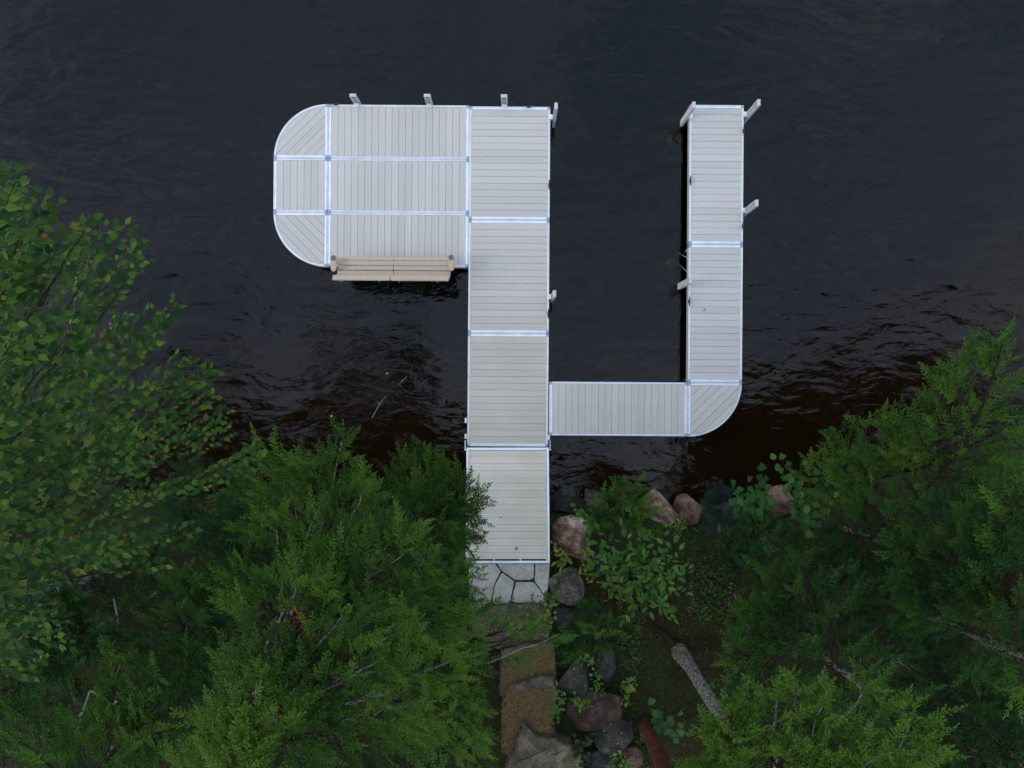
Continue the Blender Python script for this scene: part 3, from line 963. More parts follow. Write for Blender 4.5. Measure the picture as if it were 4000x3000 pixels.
# the two cracks are narrow dark slots on the top stone
for pts in (((1992, 2986), (2030, 2972), (2065, 2960), (2105, 2940), (2148, 2922)), ((2152, 2952), (2180, 2942), (2203, 2932))):
    mb = MB()
    q = [P(px, py, 1.585) for px, py in pts]
    mb.tube(q, [.004] + [.011] * (len(q) - 2) + [.004], 5)
    o = mb.build('split_crack', M_JOINT, None)
    steps = [c_ for c_ in bpy.data.objects if c_.name.startswith('stone_step')]
    top = [s_ for s_ in steps if 'uppermost' in s_['label']][0]
    o.parent = top; o.matrix_parent_inverse = Matrix.Translation(-top.location)


def inside(poly, x, y):
    c = False
    j = len(poly) - 1
    for i in range(len(poly)):
        xi, yi = poly[i]; xj, yj = poly[j]
        if (yi > y) != (yj > y) and x < (xj - xi) * (y - yi) / (yj - yi) + xi: c = not c
        j = i
    return c


def litter(name, poly_px, z, n, mat, label, cat, lmin, lmax, w, zj=0.02, tintf=None):
    xs = [p[0] for p in poly_px]; ys = [p[1] for p in poly_px]
    T, tint = [], []
    while len(T) < n:
        px, py = random.uniform(min(xs), max(xs)), random.uniform(min(ys), max(ys))
        if not inside(poly_px, px + (random.gauss(0, 50) if callable(z) else random.gauss(0, 12)), py + (random.gauss(0, 50) if callable(z) else random.gauss(0, 12))): continue
        zz = z(px, py) if callable(z) else z
        p = P(px, py, zz)
        if callable(z): p.z = ground_z(p.x, p.y) + 0.01
        p.z += random.uniform(0, zj)
        a = random.uniform(0, 2 * math.pi); l = random.uniform(lmin, lmax)
        d = Vector((math.cos(a), math.sin(a), random.uniform(-.15, .25)))
        s = Vector((-math.sin(a), math.cos(a), random.uniform(-.4, .4))) * w
        T.append((p - d * l / 2 - s, p - d * l / 2 + s, p + d * l / 2)); tint.append(random.random())
    me = tri_mesh(name, np.array([[list(v) for v in t] for t in T]), mat, tint)
    o = link(name, me)
    tag(o, label, cat, kind='stuff')
    return o


def slope_z(a, b, za, zb): return lambda px, py: za + (zb - za) * min(1, max(0, (py - a) / (b - a)))


def mound(name, poly_px, z, h, mat):
    pass


litter('pine_needle_litter', [(1995, 2560), (2060, 2528), (2130, 2515), (2150, 2530), (2172, 2668), (2090, 2655), (1985, 2690), (1960, 2720), (1965, 2620)], 1.28, 5200, M_NEEDLE_LITTER, 'tan pine needles drifted on the second stone step', 'pine needles', .03, .10, .0035, .03)
litter('pine_needle_litter', [(1975, 2715), (2020, 2700), (2090, 2690), (2172, 2700), (2160, 2760), (2150, 2885), (2105, 2878), (2042, 2818), (2020, 2870), (1995, 2930), (1965, 2945), (1960, 2800)], 1.43, 6000, M_NEEDLE_LITTER, 'tan pine needles drifted below the cracked top step', 'pine needles', .03, .10, .0035, .03)

# ------------------------------------------------------------------ boulders
def boulder(px, py, z, wx, wy, wz, mat, label, seed, rot=0.0, cuts=10, rough=0.07, cutd=(0.50, 0.80)):
    rs = random.Random(seed)
    bm = bmesh.new()
    bmesh.ops.create_icosphere(bm, subdivisions=4, radius=1.0)
    planes = []
    for _ in range(cuts):
        d = Vector((rs.gauss(0, 1), rs.gauss(0, 1), rs.gauss(0.25, .8))).normalized()
        planes.append((d, rs.uniform(*cutd)))
    off = Vector((seed * 3.1, seed * 1.7, seed * .9))
    for v in bm.verts:
        p = v.co.copy()
        for d, dist in planes:
            k = p.dot(d) - dist
            if k > 0: p -= d * k
        nz = noise.noise(p * 1.6 + off) * rough + noise.noise(p * 4.3 + off) * rough * 0.55 + (abs(noise.noise(p * 8 + off)) - .25) * rough * 0.45 + noise.noise(p * 19 + off) * rough * 0.15
        v.co = p * (1 + nz)
    xs = [v.co.x for v in bm.verts]; ys = [v.co.y for v in bm.verts]; zs = [v.co.z for v in bm.verts]
    ex, ey, ez = max(xs) - min(xs), max(ys) - min(ys), max(zs) - min(zs)
    k = (HC - z) / F
    for v in bm.verts:
        v.co.x = (v.co.x - (max(xs) + min(xs)) / 2) / ex * wx * k
        v.co.y = (v.co.y - (max(ys) + min(ys)) / 2) / ey * wy * k
        v.co.z = (v.co.z - (max(zs) + min(zs)) / 2) / ez * wz
    me = bpy.data.meshes.new('boulder')
    bm.to_mesh(me); bm.free()
    me.materials.append(mat)
    me.polygons.foreach_set('use_smooth', [True] * len(me.polygons))
    try: me.set_sharp_from_angle(angle=R(24))
    except Exception: pass
    p = P(px, py, z)
    o = link('boulder', me, None, (p.x, p.y, z - wz / 2 * 0.6), (0, 0, R(rot)))
    tag(o, label, 'boulder')
    return o


boulder(2228, 2112, 0.75, 165, 195, 1.0, M_ST_PINK, 'big broken pink granite boulder beside the ramp', 3, -18, 13, .07, (.40, .75))
boulder(2335, 1972, 0.45, 110, 110, .8, M_ST_RED, 'reddish boulder at the water beside the bright cedar shrub', 12, 0)
boulder(2575, 1990, 0.55, 175, 135, .9, M_ST_PINK, 'wedge shaped tan and pink boulder behind the cedar shrub', 21, -25, 12, .06, (.40, .75))
boulder(2695, 1996, 0.50, 110, 125, .8, M_ST_TAN, 'rounded brown pitted boulder between wedge boulder and blue pine', 8, 15, 9, .06, (.62, .88))
boulder(3050, 1965, 0.45, 135, 120, .8, M_ST_TAN, 'tan boulder at the water beside the maple sapling', 17, 30, 9, .06, (.6, .88))
boulder(2222, 1965, 0.02, 150, 120, .6, M_ST_DARK, 'dark boulder awash in the water beside the ramp', 31, 10, 5)
boulder(2450, 1985, 0.35, 130, 130, .7, M_ST_RED, 'dark red boulder under the bright cedar shrub', 33, 40)
boulder(2880, 2010, 0.40, 160, 130, .7, M_ST_DARK, 'dark boulder under the maple sapling', 34, 5)
boulder(2212, 2300, 0.98, 145, 150, .55, M_ST_MOSS, 'round flat mossy granite boulder next to the flagstones', 5, 20, 10, .05, (.6, .85))
boulder(2330, 2215, 0.95, 75, 95, .5, M_ST_DARK, 'small dark boulder half hidden by the leafy shrub', 14, 0)
boulder(2200, 2412, 1.05, 100, 85, .5, M_ST_DARK, 'smooth slate boulder beside the lowest step', 23, 10, 4, .05, (.7, .95))
boulder(2245, 2668, 1.35, 145, 165, .7, M_ST_GREY, 'big grey boulder below the dark cedar shrub', 27, 20, 10, .06, (.5, .82))
boulder(2372, 2600, 1.30, 80, 150, .7, M_ST_GREY, 'narrow upright grey boulder beside the dark cedar shrub', 29, -12, 10, .05, (.45, .8))
boulder(2330, 2790, 1.38, 235, 175, .75, M_ST_RED, 'broad angular red boulder above the lichen spotted stone', 36, 25, 13, .07, (.35, .7))
boulder(2400, 2892, 1.45, 160, 130, .75, M_ST_GREY, 'rounded grey boulder dotted with pale lichen', 40, 25, 2, .05, (.85, .98))
boulder(2478, 2968, 1.42, 80, 80, .5, M_ST_TAN, 'small rounded brown stone beside the red pine trunk', 44, 0, 2, .05, (.85, .98))
boulder(2330, 2985, 1.35, 170, 110, .5, M_ST_DARK, 'dark flat boulder at the lower picture edge', 48, 10)
boulder(2345, 2395, 1.00, 70, 60, .35, M_ST_GREY, 'small grey stone under the tip of the leafy shrub', 52, 0)

# ------------------------------------------------------------------ foliage generators
def frame_from(d, up):
    d = d / (np.linalg.norm(d) + 1e-9)
    s = np.cross(up, d); s = s / (np.linalg.norm(s) + 1e-9)
    u = np.cross(d, s)
    return np.stack([d, s, u], axis=1)          # columns: along, side, up


def needle_finger(r, L_, n, nl, nw):
    """one bottlebrush shoot along +X"""
    T = []
    for i in range(n):
        t = (i + .5) / n * 0.96
        a = i * 2.4 + r.uniform(0, .6)
        dirv = np.array([0.78, math.cos(a) * .62, math.sin(a) * .62])
        l = nl * (1.05 - 0.45 * t) * r.uniform(.8, 1.2)
        p = np.array([t * L_, 0, 0])
        side = np.array([0, -math.sin(a), math.cos(a)]) * nw * .5 if r.random() < .5 else np.array([-.5, math.cos(a) * .0 + .5, .5]) * nw * .6
        T.append([p - side, p + side, p + dirv * l])
    w = nw * .45
    T.append([[0, -w, 0], [0, w, 0], [L_ * 1.08, 0, 0]])
    return np.array(T)


def make_spray(seed, nf=9, nn=8, nl=.062, nw=.042, flen=.27, ang=46):
    """flat frond of unit length along +X, shoots in the XY plane, slight cup"""
    r = random.Random(seed)
    out = []
    fs = [(0.02 + 0.93 * i / (nf - 1), s) for i in range(nf) for s in (-1, 1)]
    for t, s in fs:
        t = min(.97, t + r.uniform(-.03, .03))
        l = flen * (1.05 - .78 * t) * r.uniform(.65, 1.25)
        a = R(ang + r.uniform(-12, 12)) * s
        f = needle_finger(r, l, max(4, int(nn * (l / flen + .25))), nl, nw)
        e = r.uniform(-.25, .45)
        ca, sa, ce, se = math.cos(a), math.sin(a), math.cos(e), math.sin(e)
        Rm = np.array([[ca * ce, -sa, -ca * se], [sa * ce, ca, -sa * se], [se, 0, ce]])
        f = f @ Rm.T + np.array([t * .85, 0, .10 * t * t])
        out.append(f)
    f = needle_finger(r, .20, nn + 1, nl, nw); f = f + np.array([.80, 0, .08]); out.append(f)
    w = .008
    out.append(np.array([[[0, -w, 0], [0, w, 0], [.9, 0, .09]], [[0, 0, -w], [0, 0, w], [.9, 0, .09]]]))
    return np.concatenate(out)


CEDAR = [make_spray(100 + i) for i in range(6)]
PINE_TUFT = []
for i in range(4):
    r_ = random.Random(300 + i)
    T = []
    for k in range(44):
        d = np.array([r_.uniform(-.1, 1), r_.gauss(0, .55), r_.gauss(0.1, .55)]); d /= np.linalg.norm(d)
        s = np.cross(d, np.array([r_.gauss(0, 1), r_.gauss(0, 1), 1])); s = s / np.linalg.norm(s) * .010
        o_p = np.array([r_.uniform(0, .45), 0, 0])
        T.append([o_p - s, o_p + s, o_p + d * r_.uniform(.4, .65)])
    PINE_TUFT.append(np.array(T))


class Sprays:
    def __init__(s, templates): s.t = templates; s.items = [[] for _ in templates]

    def add(s, p, d, size, up=None, tint=0.5):
        up = np.array([random.gauss(0, .35), random.gauss(0, .35), 1.0]) if up is None else up
        k = random.randrange(len(s.t))
        Fm = frame_from(np.array(d, dtype=float), up) * size
        s.items[k].append((Fm, np.array(p, dtype=float), tint))

    def count(s): return sum(len(i) for i in s.items)

    def build(s, name, mat, parent):
        TT, tt = [], []
        for tpl, it in zip(s.t, s.items):
            if not it: continue
            Fm = np.stack([i[0] for i in it]); p = np.stack([i[1] for i in it]); ti = np.array([i[2] for i in it])
            T = np.einsum('nij,mkj->nmki', Fm, tpl) + p[:, None, None, :]
            n, m = T.shape[:2]
            TT.append(T.reshape(n * m, 3, 3))
            tt.append(np.where(ti[:, None] > .99, 1.0, (ti[:, None] + rng.normal(0, .06, (n, m))).clip(0, .95)).reshape(-1))
        me = tri_mesh(name, np.concatenate(TT), mat, np.concatenate(tt))
        o = link(name, me, parent)
        o['kind'] = 'stuff'
        return o


def bez(a, b2, c, t): return a * (1 - t) ** 2 + b2 * 2 * t * (1 - t) + c * t * t


def trunk_at(pts, z):
    for i in range(len(pts) - 1):
        if pts[i].z <= z <= pts[i + 1].z:
            return pts[i].lerp(pts[i + 1], (z - pts[i].z) / max(1e-6, pts[i + 1].z - pts[i].z))
    return (pts[-1] if z > pts[-1].z else pts[0]).copy()


def in_view(p, m=1.22):
    h = HC - p.z
    return h > 0.5 and abs(p.x) < h * 2000 / F * m and abs(p.y) < h * 1500 / F * m


def conifer(name, trunk, r0, label, limbs, auto, size=0.34, tint=0.5, yb=0.35, mat=None, group='cedars along the shore', bark=None, dens=1.25, templates=None, tip_tint=0.26):
    """trunk: world points; limbs: list of (tip, startz or None, pale) ; auto: (n, z0, z1, rad0, rad1)"""
    root = empty(name, trunk[0])
    tag(root, label, 'tree' if name.endswith('tree') else 'shrub', group)
    off = trunk[0].copy()
    pts = [p - off for p in trunk]
    n = len(pts)
    rp_, rr_ = [], []
    for i in range(n - 1):
        k_ = max(1, int((pts[i + 1] - pts[i]).length / .16))
        for j_ in range(k_):
            rp_.append(pts[i].lerp(pts[i + 1], j_ / k_)); rr_.append(max(.012, r0 * (1 - .85 * (i + j_ / k_) / (n - 1))) * (1 + .35 * math.exp(-len(rp_) * .45)))
    rp_.append(pts[-1]); rr_.append(.012)
    tb = MB().tube(rp_, rr_, 12)
    axis_pts = [c_p for c_p in rp_ for _ in range(12)]
    tb.v = [tuple(c_p + (Vector(v) - c_p) * (1 + .16 * noise.noise(Vector(v) * 5 + off) + .10 * noise.noise(Vector(v) * 14 + off))) for v, c_p in zip(tb.v, axis_pts)]
    tb.build('trunk', bark or M_BARK, root, True)
    size *= 2.0 if templates is None else 1.0
    sp = Sprays(templates or CEDAR)
    tw = MB()
    todo = [(Vector(t) if not isinstance(t, Vector) else t, sz, pale) for (t, sz, pale) in limbs]
    if auto:
        na, z0, z1, ra0, ra1 = auto
        for i in range(na):
            f = (i + random.random()) / na
            z = z0 + (z1 - z0) * f
            rad = (ra0 + (ra1 - ra0) * f) * random.uniform(.65, 1.1)
            a = i * 2.39996 + random.uniform(-.4, .4)
            b0 = trunk_at(trunk, z)
            tip = b0 + Vector((math.cos(a) * rad, math.sin(a) * rad + .15 * rad, rad * random.uniform(.05, .45)))
            todo.append((tip, z, False))
    for tip, sz, pale in todo:
        hor = (tip - trunk[0])
        if sz is None: sz = max(trunk[0].z + .3, tip.z - .30 * math.hypot(tip.x - trunk_at(trunk, tip.z).x, tip.y - trunk_at(trunk, tip.z).y) - .1)
        st = trunk_at(trunk, sz)
        d = tip - st
        ln = d.length
        if ln < .12: continue
        ctrl = st + Vector((d.x * .55, d.y * .55, d.z * .35 - .04 * ln)) + Vector((random.uniform(-.1, .1), random.uniform(-.1, .1), 0)) * ln
        m = max(5, int(ln / .22))
        path = [bez(st, ctrl, tip, t / m) + (Vector((random.gauss(0, .018), random.gauss(0, .018), random.gauss(0, .012))) * min(1.5, ln) if 0 < t < m else Vector((0, 0, 0))) for t in range(m + 1)]
        rr = min(r0 * .45, .010 + .011 * ln)
        if pale:
            MB().tube([p - off for p in path], [max(.0035, rr * .85 * (1 - .85 * i / m)) for i in range(m + 1)], 7).build('limb', M_LIMB, root, True)
        else:
            tw.tube([p - off for p in path], [max(.003, rr * (1 - .88 * i / m)) for i in range(m + 1)], 5)
        if not in_view(tip, 1.6) and not in_view(st.lerp(tip, .6), 1.5): continue
        nb = max(3, int(ln * (5.2 if templates is None else 7.0) * dens))
        lt = random.gauss(0, .13)
        for i in range(nb):
            t = .20 + .80 * (i + random.random() * .8) / nb
            if pale and t < .40 and random.random() < .8: continue
            t = min(t, 1)
            p = bez(st, ctrl, tip, t)
            tg = (bez(st, ctrl, tip, min(1, t + .03)) - bez(st, ctrl, tip, t - .03)).normalized()
            s_ = 1 if i % 2 else -1
            side = Vector((-tg.y, tg.x, 0)).normalized() * s_
            ang = R(random.uniform(30, 58))
            bd = (tg * math.cos(ang) + side * math.sin(ang) + Vector((0, yb * .7, random.uniform(.0, .35)))).normalized()
            bl = min(.6, max(.05, (.04 + .34 * (1 - t)) * ln * random.uniform(.5, 1.2)))
            e = p + bd * bl
            if bl > .15: tw.tube([p - off, p - off + bd * bl * .5 + Vector((0, 0, .01)), e - off], [.006, .004, .003], 4, False)
            for q in range(2 if bl > .30 else 1):
                pos = p.lerp(e, (.95, .35)[q])
                if not in_view(pos): continue
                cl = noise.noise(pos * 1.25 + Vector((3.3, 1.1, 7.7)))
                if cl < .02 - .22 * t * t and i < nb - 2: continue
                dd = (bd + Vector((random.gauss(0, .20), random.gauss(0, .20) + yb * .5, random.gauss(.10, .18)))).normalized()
                ti = tint - .06 + lt + .5 * cl + tip_tint * (t - .55) + random.gauss(0, .05)  # lighter new growth at tips; darker inward, painting crown shade into the tint
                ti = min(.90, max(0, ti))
                if random.random() < .0015: ti = 1.0
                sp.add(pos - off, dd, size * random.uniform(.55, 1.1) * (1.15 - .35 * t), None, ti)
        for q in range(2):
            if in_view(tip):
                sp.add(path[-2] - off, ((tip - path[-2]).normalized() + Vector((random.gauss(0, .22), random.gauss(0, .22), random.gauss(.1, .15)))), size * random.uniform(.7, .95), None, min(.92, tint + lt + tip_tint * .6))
    for i in range(int(16 * dens)):
        t = .62 + .38 * random.random()
        j = min(n - 2, int(t * (n - 1)))
        p = trunk[j].lerp(trunk[j + 1], t * (n - 1) - j)
        if in_view(p):
            ax = (trunk[j + 1] - trunk[j]).normalized()
            a = random.uniform(0, 6.283)
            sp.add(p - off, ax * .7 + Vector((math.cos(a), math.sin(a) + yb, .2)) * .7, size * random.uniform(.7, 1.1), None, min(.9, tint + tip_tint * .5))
    if tw.v: tw.build('branches', M_TWIG, root, True)['kind'] = 'stuff'
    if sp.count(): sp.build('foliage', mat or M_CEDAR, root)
    return root, sp.count()


def T_(px, py, z, sz=None, pale=False): return (P(px, py, z), sz, pale)


tot = 0
# ---- right bank
r_, c_ = conifer('cedar_tree', [P(2655, 2545, 0.95), P(2700, 2610, 2.2), P(2780, 2745, 4.0), P(2900, 2940, 6.0), P(3080, 3220, 8.3), P(3330, 3600, 10.6), P(3500, 3900, 12.0)], 0.155,
    'tall cedar over the lower right with its lichen covered trunk in view',
    [T_(2740, 2960, 9.0, 7.4), T_(2800, 2800, 9.2, 7.6), T_(2850, 2745, 9.4, 7.8), T_(2960, 2735, 9.6, 8.0), T_(3040, 2690, 9.9, 8.2, True), T_(3130, 2685, 10.0, 8.6, True), T_(3230, 2700, 10.2, 8.8, True),
     T_(3400, 2670, 10.5, 9.0, True), T_(3480, 2740, 10.4, 9.2, True), T_(3600, 2800, 10.6, 9.4, True), T_(3610, 2900, 10.6, 9.6), T_(2900, 2860, 9.7, 7.9), T_(3080, 2810, 10.1, 8.5), T_(3250, 2800, 10.3, 8.9, True), T_(3350, 2830, 10.4, 9.1), T_(3450, 2900, 10.6, 9.4, True),
     T_(2820, 2930, 9.3, 7.7), T_(3000, 2930, 10.0, 8.4), T_(3150, 2930, 10.2, 8.8, True), T_(3300, 2960, 10.4, 9.2), T_(2720, 3040, 9.2, 7.8), T_(3540, 2990, 10.7, 9.8), T_(3080, 3060, 10.2, 8.9), T_(2880, 3080, 9.7, 8.4), T_(3400, 3080, 10.7, 9.9)],
    (10, 9.5, 11.8, 1.6, .5), 0.30, .78, .45); tot += c_
r_, c_ = conifer('cedar_tree', [P(3230, 2240, 0.8), P(3330, 2190, 2.2), P(3480, 2050, 3.8), P(3640, 1880, 5.2), P(3770, 1730, 6.4), P(3850, 1560, 7.3), P(3915, 1345, 8.2)], 0.075,
    'leaning cedar reaching out over the lake at the right edge',
    [T_(3260, 1685, 4.6), T_(3335, 1760, 4.8), T_(3365, 1640, 5.2), T_(3450, 1650, 5.4), T_(3500, 1640, 5.6), T_(3560, 1605, 6.0), T_(3640, 1540, 6.3), T_(3655, 1470, 6.8), T_(3700, 1430, 7.2), T_(3765, 1385, 7.6), T_(3810, 1375, 7.7), T_(3850, 1400, 7.9), T_(3900, 1340, 8.1),
     T_(3950, 1500, 7.5), T_(3990, 1600, 7.0), T_(4000, 1700, 6.6), T_(3960, 1780, 6.2), T_(3930, 1870, 5.8), T_(3560, 1700, 5.7), T_(3640, 1620, 6.3), T_(3740, 1480, 7.1), T_(3480, 1780, 5.1), T_(3400, 1850, 4.6), T_(3270, 1800, 4.2), T_(3160, 1790, 3.9), T_(3120, 1850, 3.6), T_(3240, 1740, 4.4),
     T_(3600, 1900, 5.3), T_(3750, 1900, 5.6), T_(3500, 1950, 4.8), T_(3850, 1750, 6.3), T_(3330, 1950, 4.1), T_(3690, 1790, 5.9), T_(3780, 1840, 6.0), T_(3860, 1880, 6.0), T_(3900, 1800, 6.2), T_(3950, 1690, 6.8), T_(3900, 1620, 7.0), T_(3700, 1700, 6.1), T_(3600, 1800, 5.5), T_(3980, 1900, 5.8)],
    (12, 2.2, 6.2, 1.0, .7), 0.30, .60, .35, bark=M_BIRCHTWIG); tot += c_
r_, c_ = conifer('cedar_tree', [P(3560, 2360, 1.0), P(3700, 2420, 3.0), P(3860, 2500, 5.0), P(4050, 2580, 7.0), P(4200, 2640, 8.2)], 0.15,
    'broad cedar at the right edge under the leaning one',
    [T_(3480, 1990, 5.2), T_(3560, 1960, 5.6), T_(3640, 1960, 5.8), T_(3720, 2020, 6.2), T_(3860, 1960, 6.6), T_(3930, 1880, 6.9), T_(3990, 1830, 7.2), T_(3520, 2080, 5.3), T_(3600, 2150, 5.6), T_(3760, 2130, 6.2), T_(3880, 2070, 6.6), T_(3980, 2020, 7.0), T_(3465, 2270, 4.8), T_(3520, 2240, 5.2), T_(3650, 2270, 5.6), T_(3800, 2260, 6.2), T_(3930, 2200, 6.8), T_(4010, 2120, 7.2), T_(3500, 2430, 4.8), T_(3560, 2380, 5.0), T_(3700, 2400, 5.6), T_(3850, 2370, 6.2), T_(3980, 2320, 6.8), T_(3810, 2560, 6.4), T_(3900, 2500, 6.6), T_(4000, 2480, 7.0), T_(3820, 1850, 5.2), T_(3900, 1860, 5.4), T_(3750, 1830, 5.0), T_(3960, 1840, 5.6), T_(3680, 1870, 4.8)],
    (10, 3.0, 7.5, 1.4, .7), 0.33, .38, .25); tot += c_
r_, c_ = conifer('cedar_tree', [P(3060, 2420, 1.0), P(3160, 2510, 2.6), P(3270, 2600, 4.0), P(3390, 2700, 5.4), P(3480, 2770, 6.2)], 0.13,
    'middle cedar standing between the mossy clearing and the right edge',
    [T_(2945, 2150, 3.4), T_(3000, 2120, 3.6), T_(3140, 2170, 4.0), T_(3010, 2240, 3.8), T_(3150, 2180, 4.2), T_(2900, 2360, 3.4), T_(2870, 2470, 3.4), T_(2890, 2480, 3.6), T_(2990, 2330, 3.9), T_(3100, 2300, 4.2), T_(3200, 2420, 4.6), T_(3330, 2330, 5.0), T_(3260, 2380, 4.8), T_(3090, 2520, 4.4), T_(3180, 2500, 4.7), T_(3000, 2530, 4.0), T_(2930, 2600, 3.8), T_(2830, 2590, 3.4), T_(2860, 2660, 3.5), T_(3060, 2640, 4.4), T_(3200, 2620, 4.9), T_(3330, 2530, 5.3), T_(3380, 2620, 5.6), T_(3240, 2250, 4.5), T_(3330, 2200, 4.6)],
    (14, 1.6, 5.6, 1.5, .8), 0.32, .38, .3); tot += c_
r_, c_ = conifer('cedar_tree', [P(3720, 2700, 1.1), P(3860, 2850, 3.0), P(4000, 3000, 4.6)], 0.12,
    'low shaded cedar in the lower right corner',
    [T_(3560, 2560, 3.2), T_(3660, 2560, 3.4), T_(3770, 2640, 3.8), T_(3880, 2700, 4.0), T_(3950, 2620, 4.2), T_(3700, 2780, 3.6), T_(3820, 2860, 4.0), T_(3940, 2820, 4.3), T_(3640, 2880, 3.3), T_(3760, 2960, 3.8), T_(3900, 2970, 4.2)],
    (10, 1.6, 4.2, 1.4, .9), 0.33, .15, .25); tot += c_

# ---- left bank
r_, c_ = conifer('cedar_tree', [P(1640, 2190, 0.75), P(1625, 2170, 2.0), P(1610, 2120, 3.6), P(1600, 2060, 5.0)], 0.11,
    'dark bluish cedar leaning against the ramp',
    [T_(1500, 1880, 3.8), T_(1530, 1840, 4.0), T_(1590, 1790, 4.3), T_(1640, 1775, 4.5), T_(1690, 1765, 4.6), T_(1715, 1800, 4.6), T_(1760, 1830, 4.7), T_(1800, 1860, 4.8), T_(1840, 1900, 4.9), T_(1880, 1905, 5.0), T_(1870, 1960, 4.9), T_(1870, 2040, 4.7), T_(1850, 2060, 4.6), T_(1850, 2130, 4.3), T_(1830, 2180, 4.1), T_(1830, 2230, 3.8), T_(1740, 1950, 4.9), T_(1660, 1900, 4.8), T_(1580, 1930, 4.6), T_(1750, 2050, 4.9), T_(1700, 2150, 4.6), T_(1620, 2000, 5.0), T_(1540, 2000, 4.5), T_(1800, 1990, 5.0), T_(1780, 2150, 4.5), T_(1865, 1925, 5.0), T_(1850, 1985, 5.0), T_(1845, 2095, 4.6), T_(1835, 2015, 4.9), T_(1820, 1940, 5.0)],
    (10, 1.6, 4.6, 1.0, .6), 0.30, .54, .3); tot += c_
r_, c_ = conifer('cedar_tree', [P(1210, 2230, 0.9), P(1215, 2200, 2.5), P(1240, 2100, 4.2), P(1290, 1930, 5.6), P(1335, 1730, 6.6)], 0.06,
    'slender cedar with a pointed leader left of the ramp',
    [T_(1340, 1700, 6.7), T_(1290, 1790, 6.2), T_(1380, 1800, 6.2), T_(1400, 1860, 5.9), T_(1240, 1800, 6.0), T_(1190, 1810, 5.8), T_(1130, 1840, 5.5), T_(1050, 1820, 5.2), T_(1005, 1745, 5.4, None, True), T_(1080, 1800, 5.3), T_(1430, 1900, 5.6), T_(1460, 1930, 5.4), T_(1100, 1900, 5.2), T_(1180, 1900, 5.6), T_(1330, 1900, 6.0), T_(980, 1850, 4.9), T_(930, 1820, 4.8), T_(900, 1900, 4.6), T_(1000, 1950, 4.8), T_(1280, 2010, 5.5), T_(1400, 2010, 5.3), T_(880, 2000, 4.4), T_(960, 2060, 4.6), T_(1090, 2000, 5.0), T_(1180, 2050, 5.2)],
    (10, 2.0, 5.4, 1.2, .8), 0.30, .55, .4); tot += c_
r_, c_ = conifer('cedar_tree', [P(1150, 2450, 1.0), P(1140, 2480, 3.0), P(1130, 2500, 5.0), P(1120, 2520, 7.0), P(1110, 2540, 8.2)], 0.15,
    'big cedar with pale forked limbs in the middle of the left bank',
    [T_(1610, 2060, 7.4, 5.6, True), T_(1590, 2110, 7.3), T_(1540, 2060, 7.0), T_(1470, 2090, 6.8), T_(1420, 2060, 6.6), T_(1430, 1910, 6.6, 5.2, True), T_(1350, 1920, 6.4), T_(1250, 1980, 6.4, None, True), T_(1160, 1930, 6.2, None, True), T_(1080, 2010, 6.2, None, True), T_(1640, 2130, 7.2, None, True), T_(1690, 2220, 7.0), T_(1720, 2290, 6.8, None, True), T_(1790, 2260, 6.6), T_(1850, 2250, 6.4), T_(1850, 2340, 6.2), T_(1780, 2370, 6.6), T_(1650, 2320, 7.0), T_(1530, 2200, 7.3), T_(1450, 2170, 7.1), T_(1370, 2150, 6.9), T_(1300, 2180, 6.7), T_(1220, 2130, 6.5), T_(1560, 2360, 7.0), T_(1480, 2330, 7.1), T_(1000, 2080, 6.0), T_(940, 2180, 6.0), T_(1040, 2240, 6.4), T_(1180, 2260, 6.8), T_(1320, 2280, 7.0), T_(1700, 2430, 6.6), T_(1600, 2450, 6.8), T_(1820, 2440, 6.2), T_(1390, 2060, 6.8), T_(880, 2240, 5.8)],
    (12, 3.0, 7.6, 1.5, .9), 0.30, .58, .4); tot += c_
r_, c_ = conifer('cedar_tree', [P(900, 2700, 1.1), P(920, 2760, 3.5), P(940, 2820, 6.0), P(960, 2880, 8.2), P(980, 2920, 9.6)], 0.16,
    'tall cedar over the lower left with a pale limb spreading towards the steps',
    [T_(1190, 2260, 9.0, 7.6, True), T_(1100, 2360, 8.8, 7.4, True), T_(1300, 2310, 9.0, 7.6), T_(1380, 2360, 9.0, 7.8, True), T_(1440, 2390, 8.9, 7.8), T_(1500, 2420, 8.8), T_(1570, 2440, 8.7, 7.6, True), T_(1640, 2470, 8.6), T_(1570, 2590, 8.8, 7.8, True), T_(1500, 2570, 8.9, 8.0, True), T_(1660, 2740, 8.6, 7.8, True), T_(1560, 2770, 8.8), T_(1800, 2560, 8.2, None, True), T_(1700, 2550, 8.4), T_(1060, 2450, 8.8), T_(1000, 2500, 8.8), T_(1230, 2440, 9.0), T_(1330, 2480, 9.1), T_(1420, 2500, 9.0), T_(1280, 2600, 9.2), T_(1380, 2650, 9.1), T_(1200, 2720, 9.2), T_(1340, 2780, 9.0), T_(1450, 2820, 8.8), T_(1120, 2600, 9.0), T_(1040, 2640, 9.0), T_(1250, 2880, 9.2), T_(1130, 2830, 9.4), T_(1380, 2920, 9.0), T_(1560, 2900, 8.4), T_(1700, 2840, 8.0)],
    (10, 4.0, 9.0, 1.5, .8), 0.30, .64, .4); tot += c_
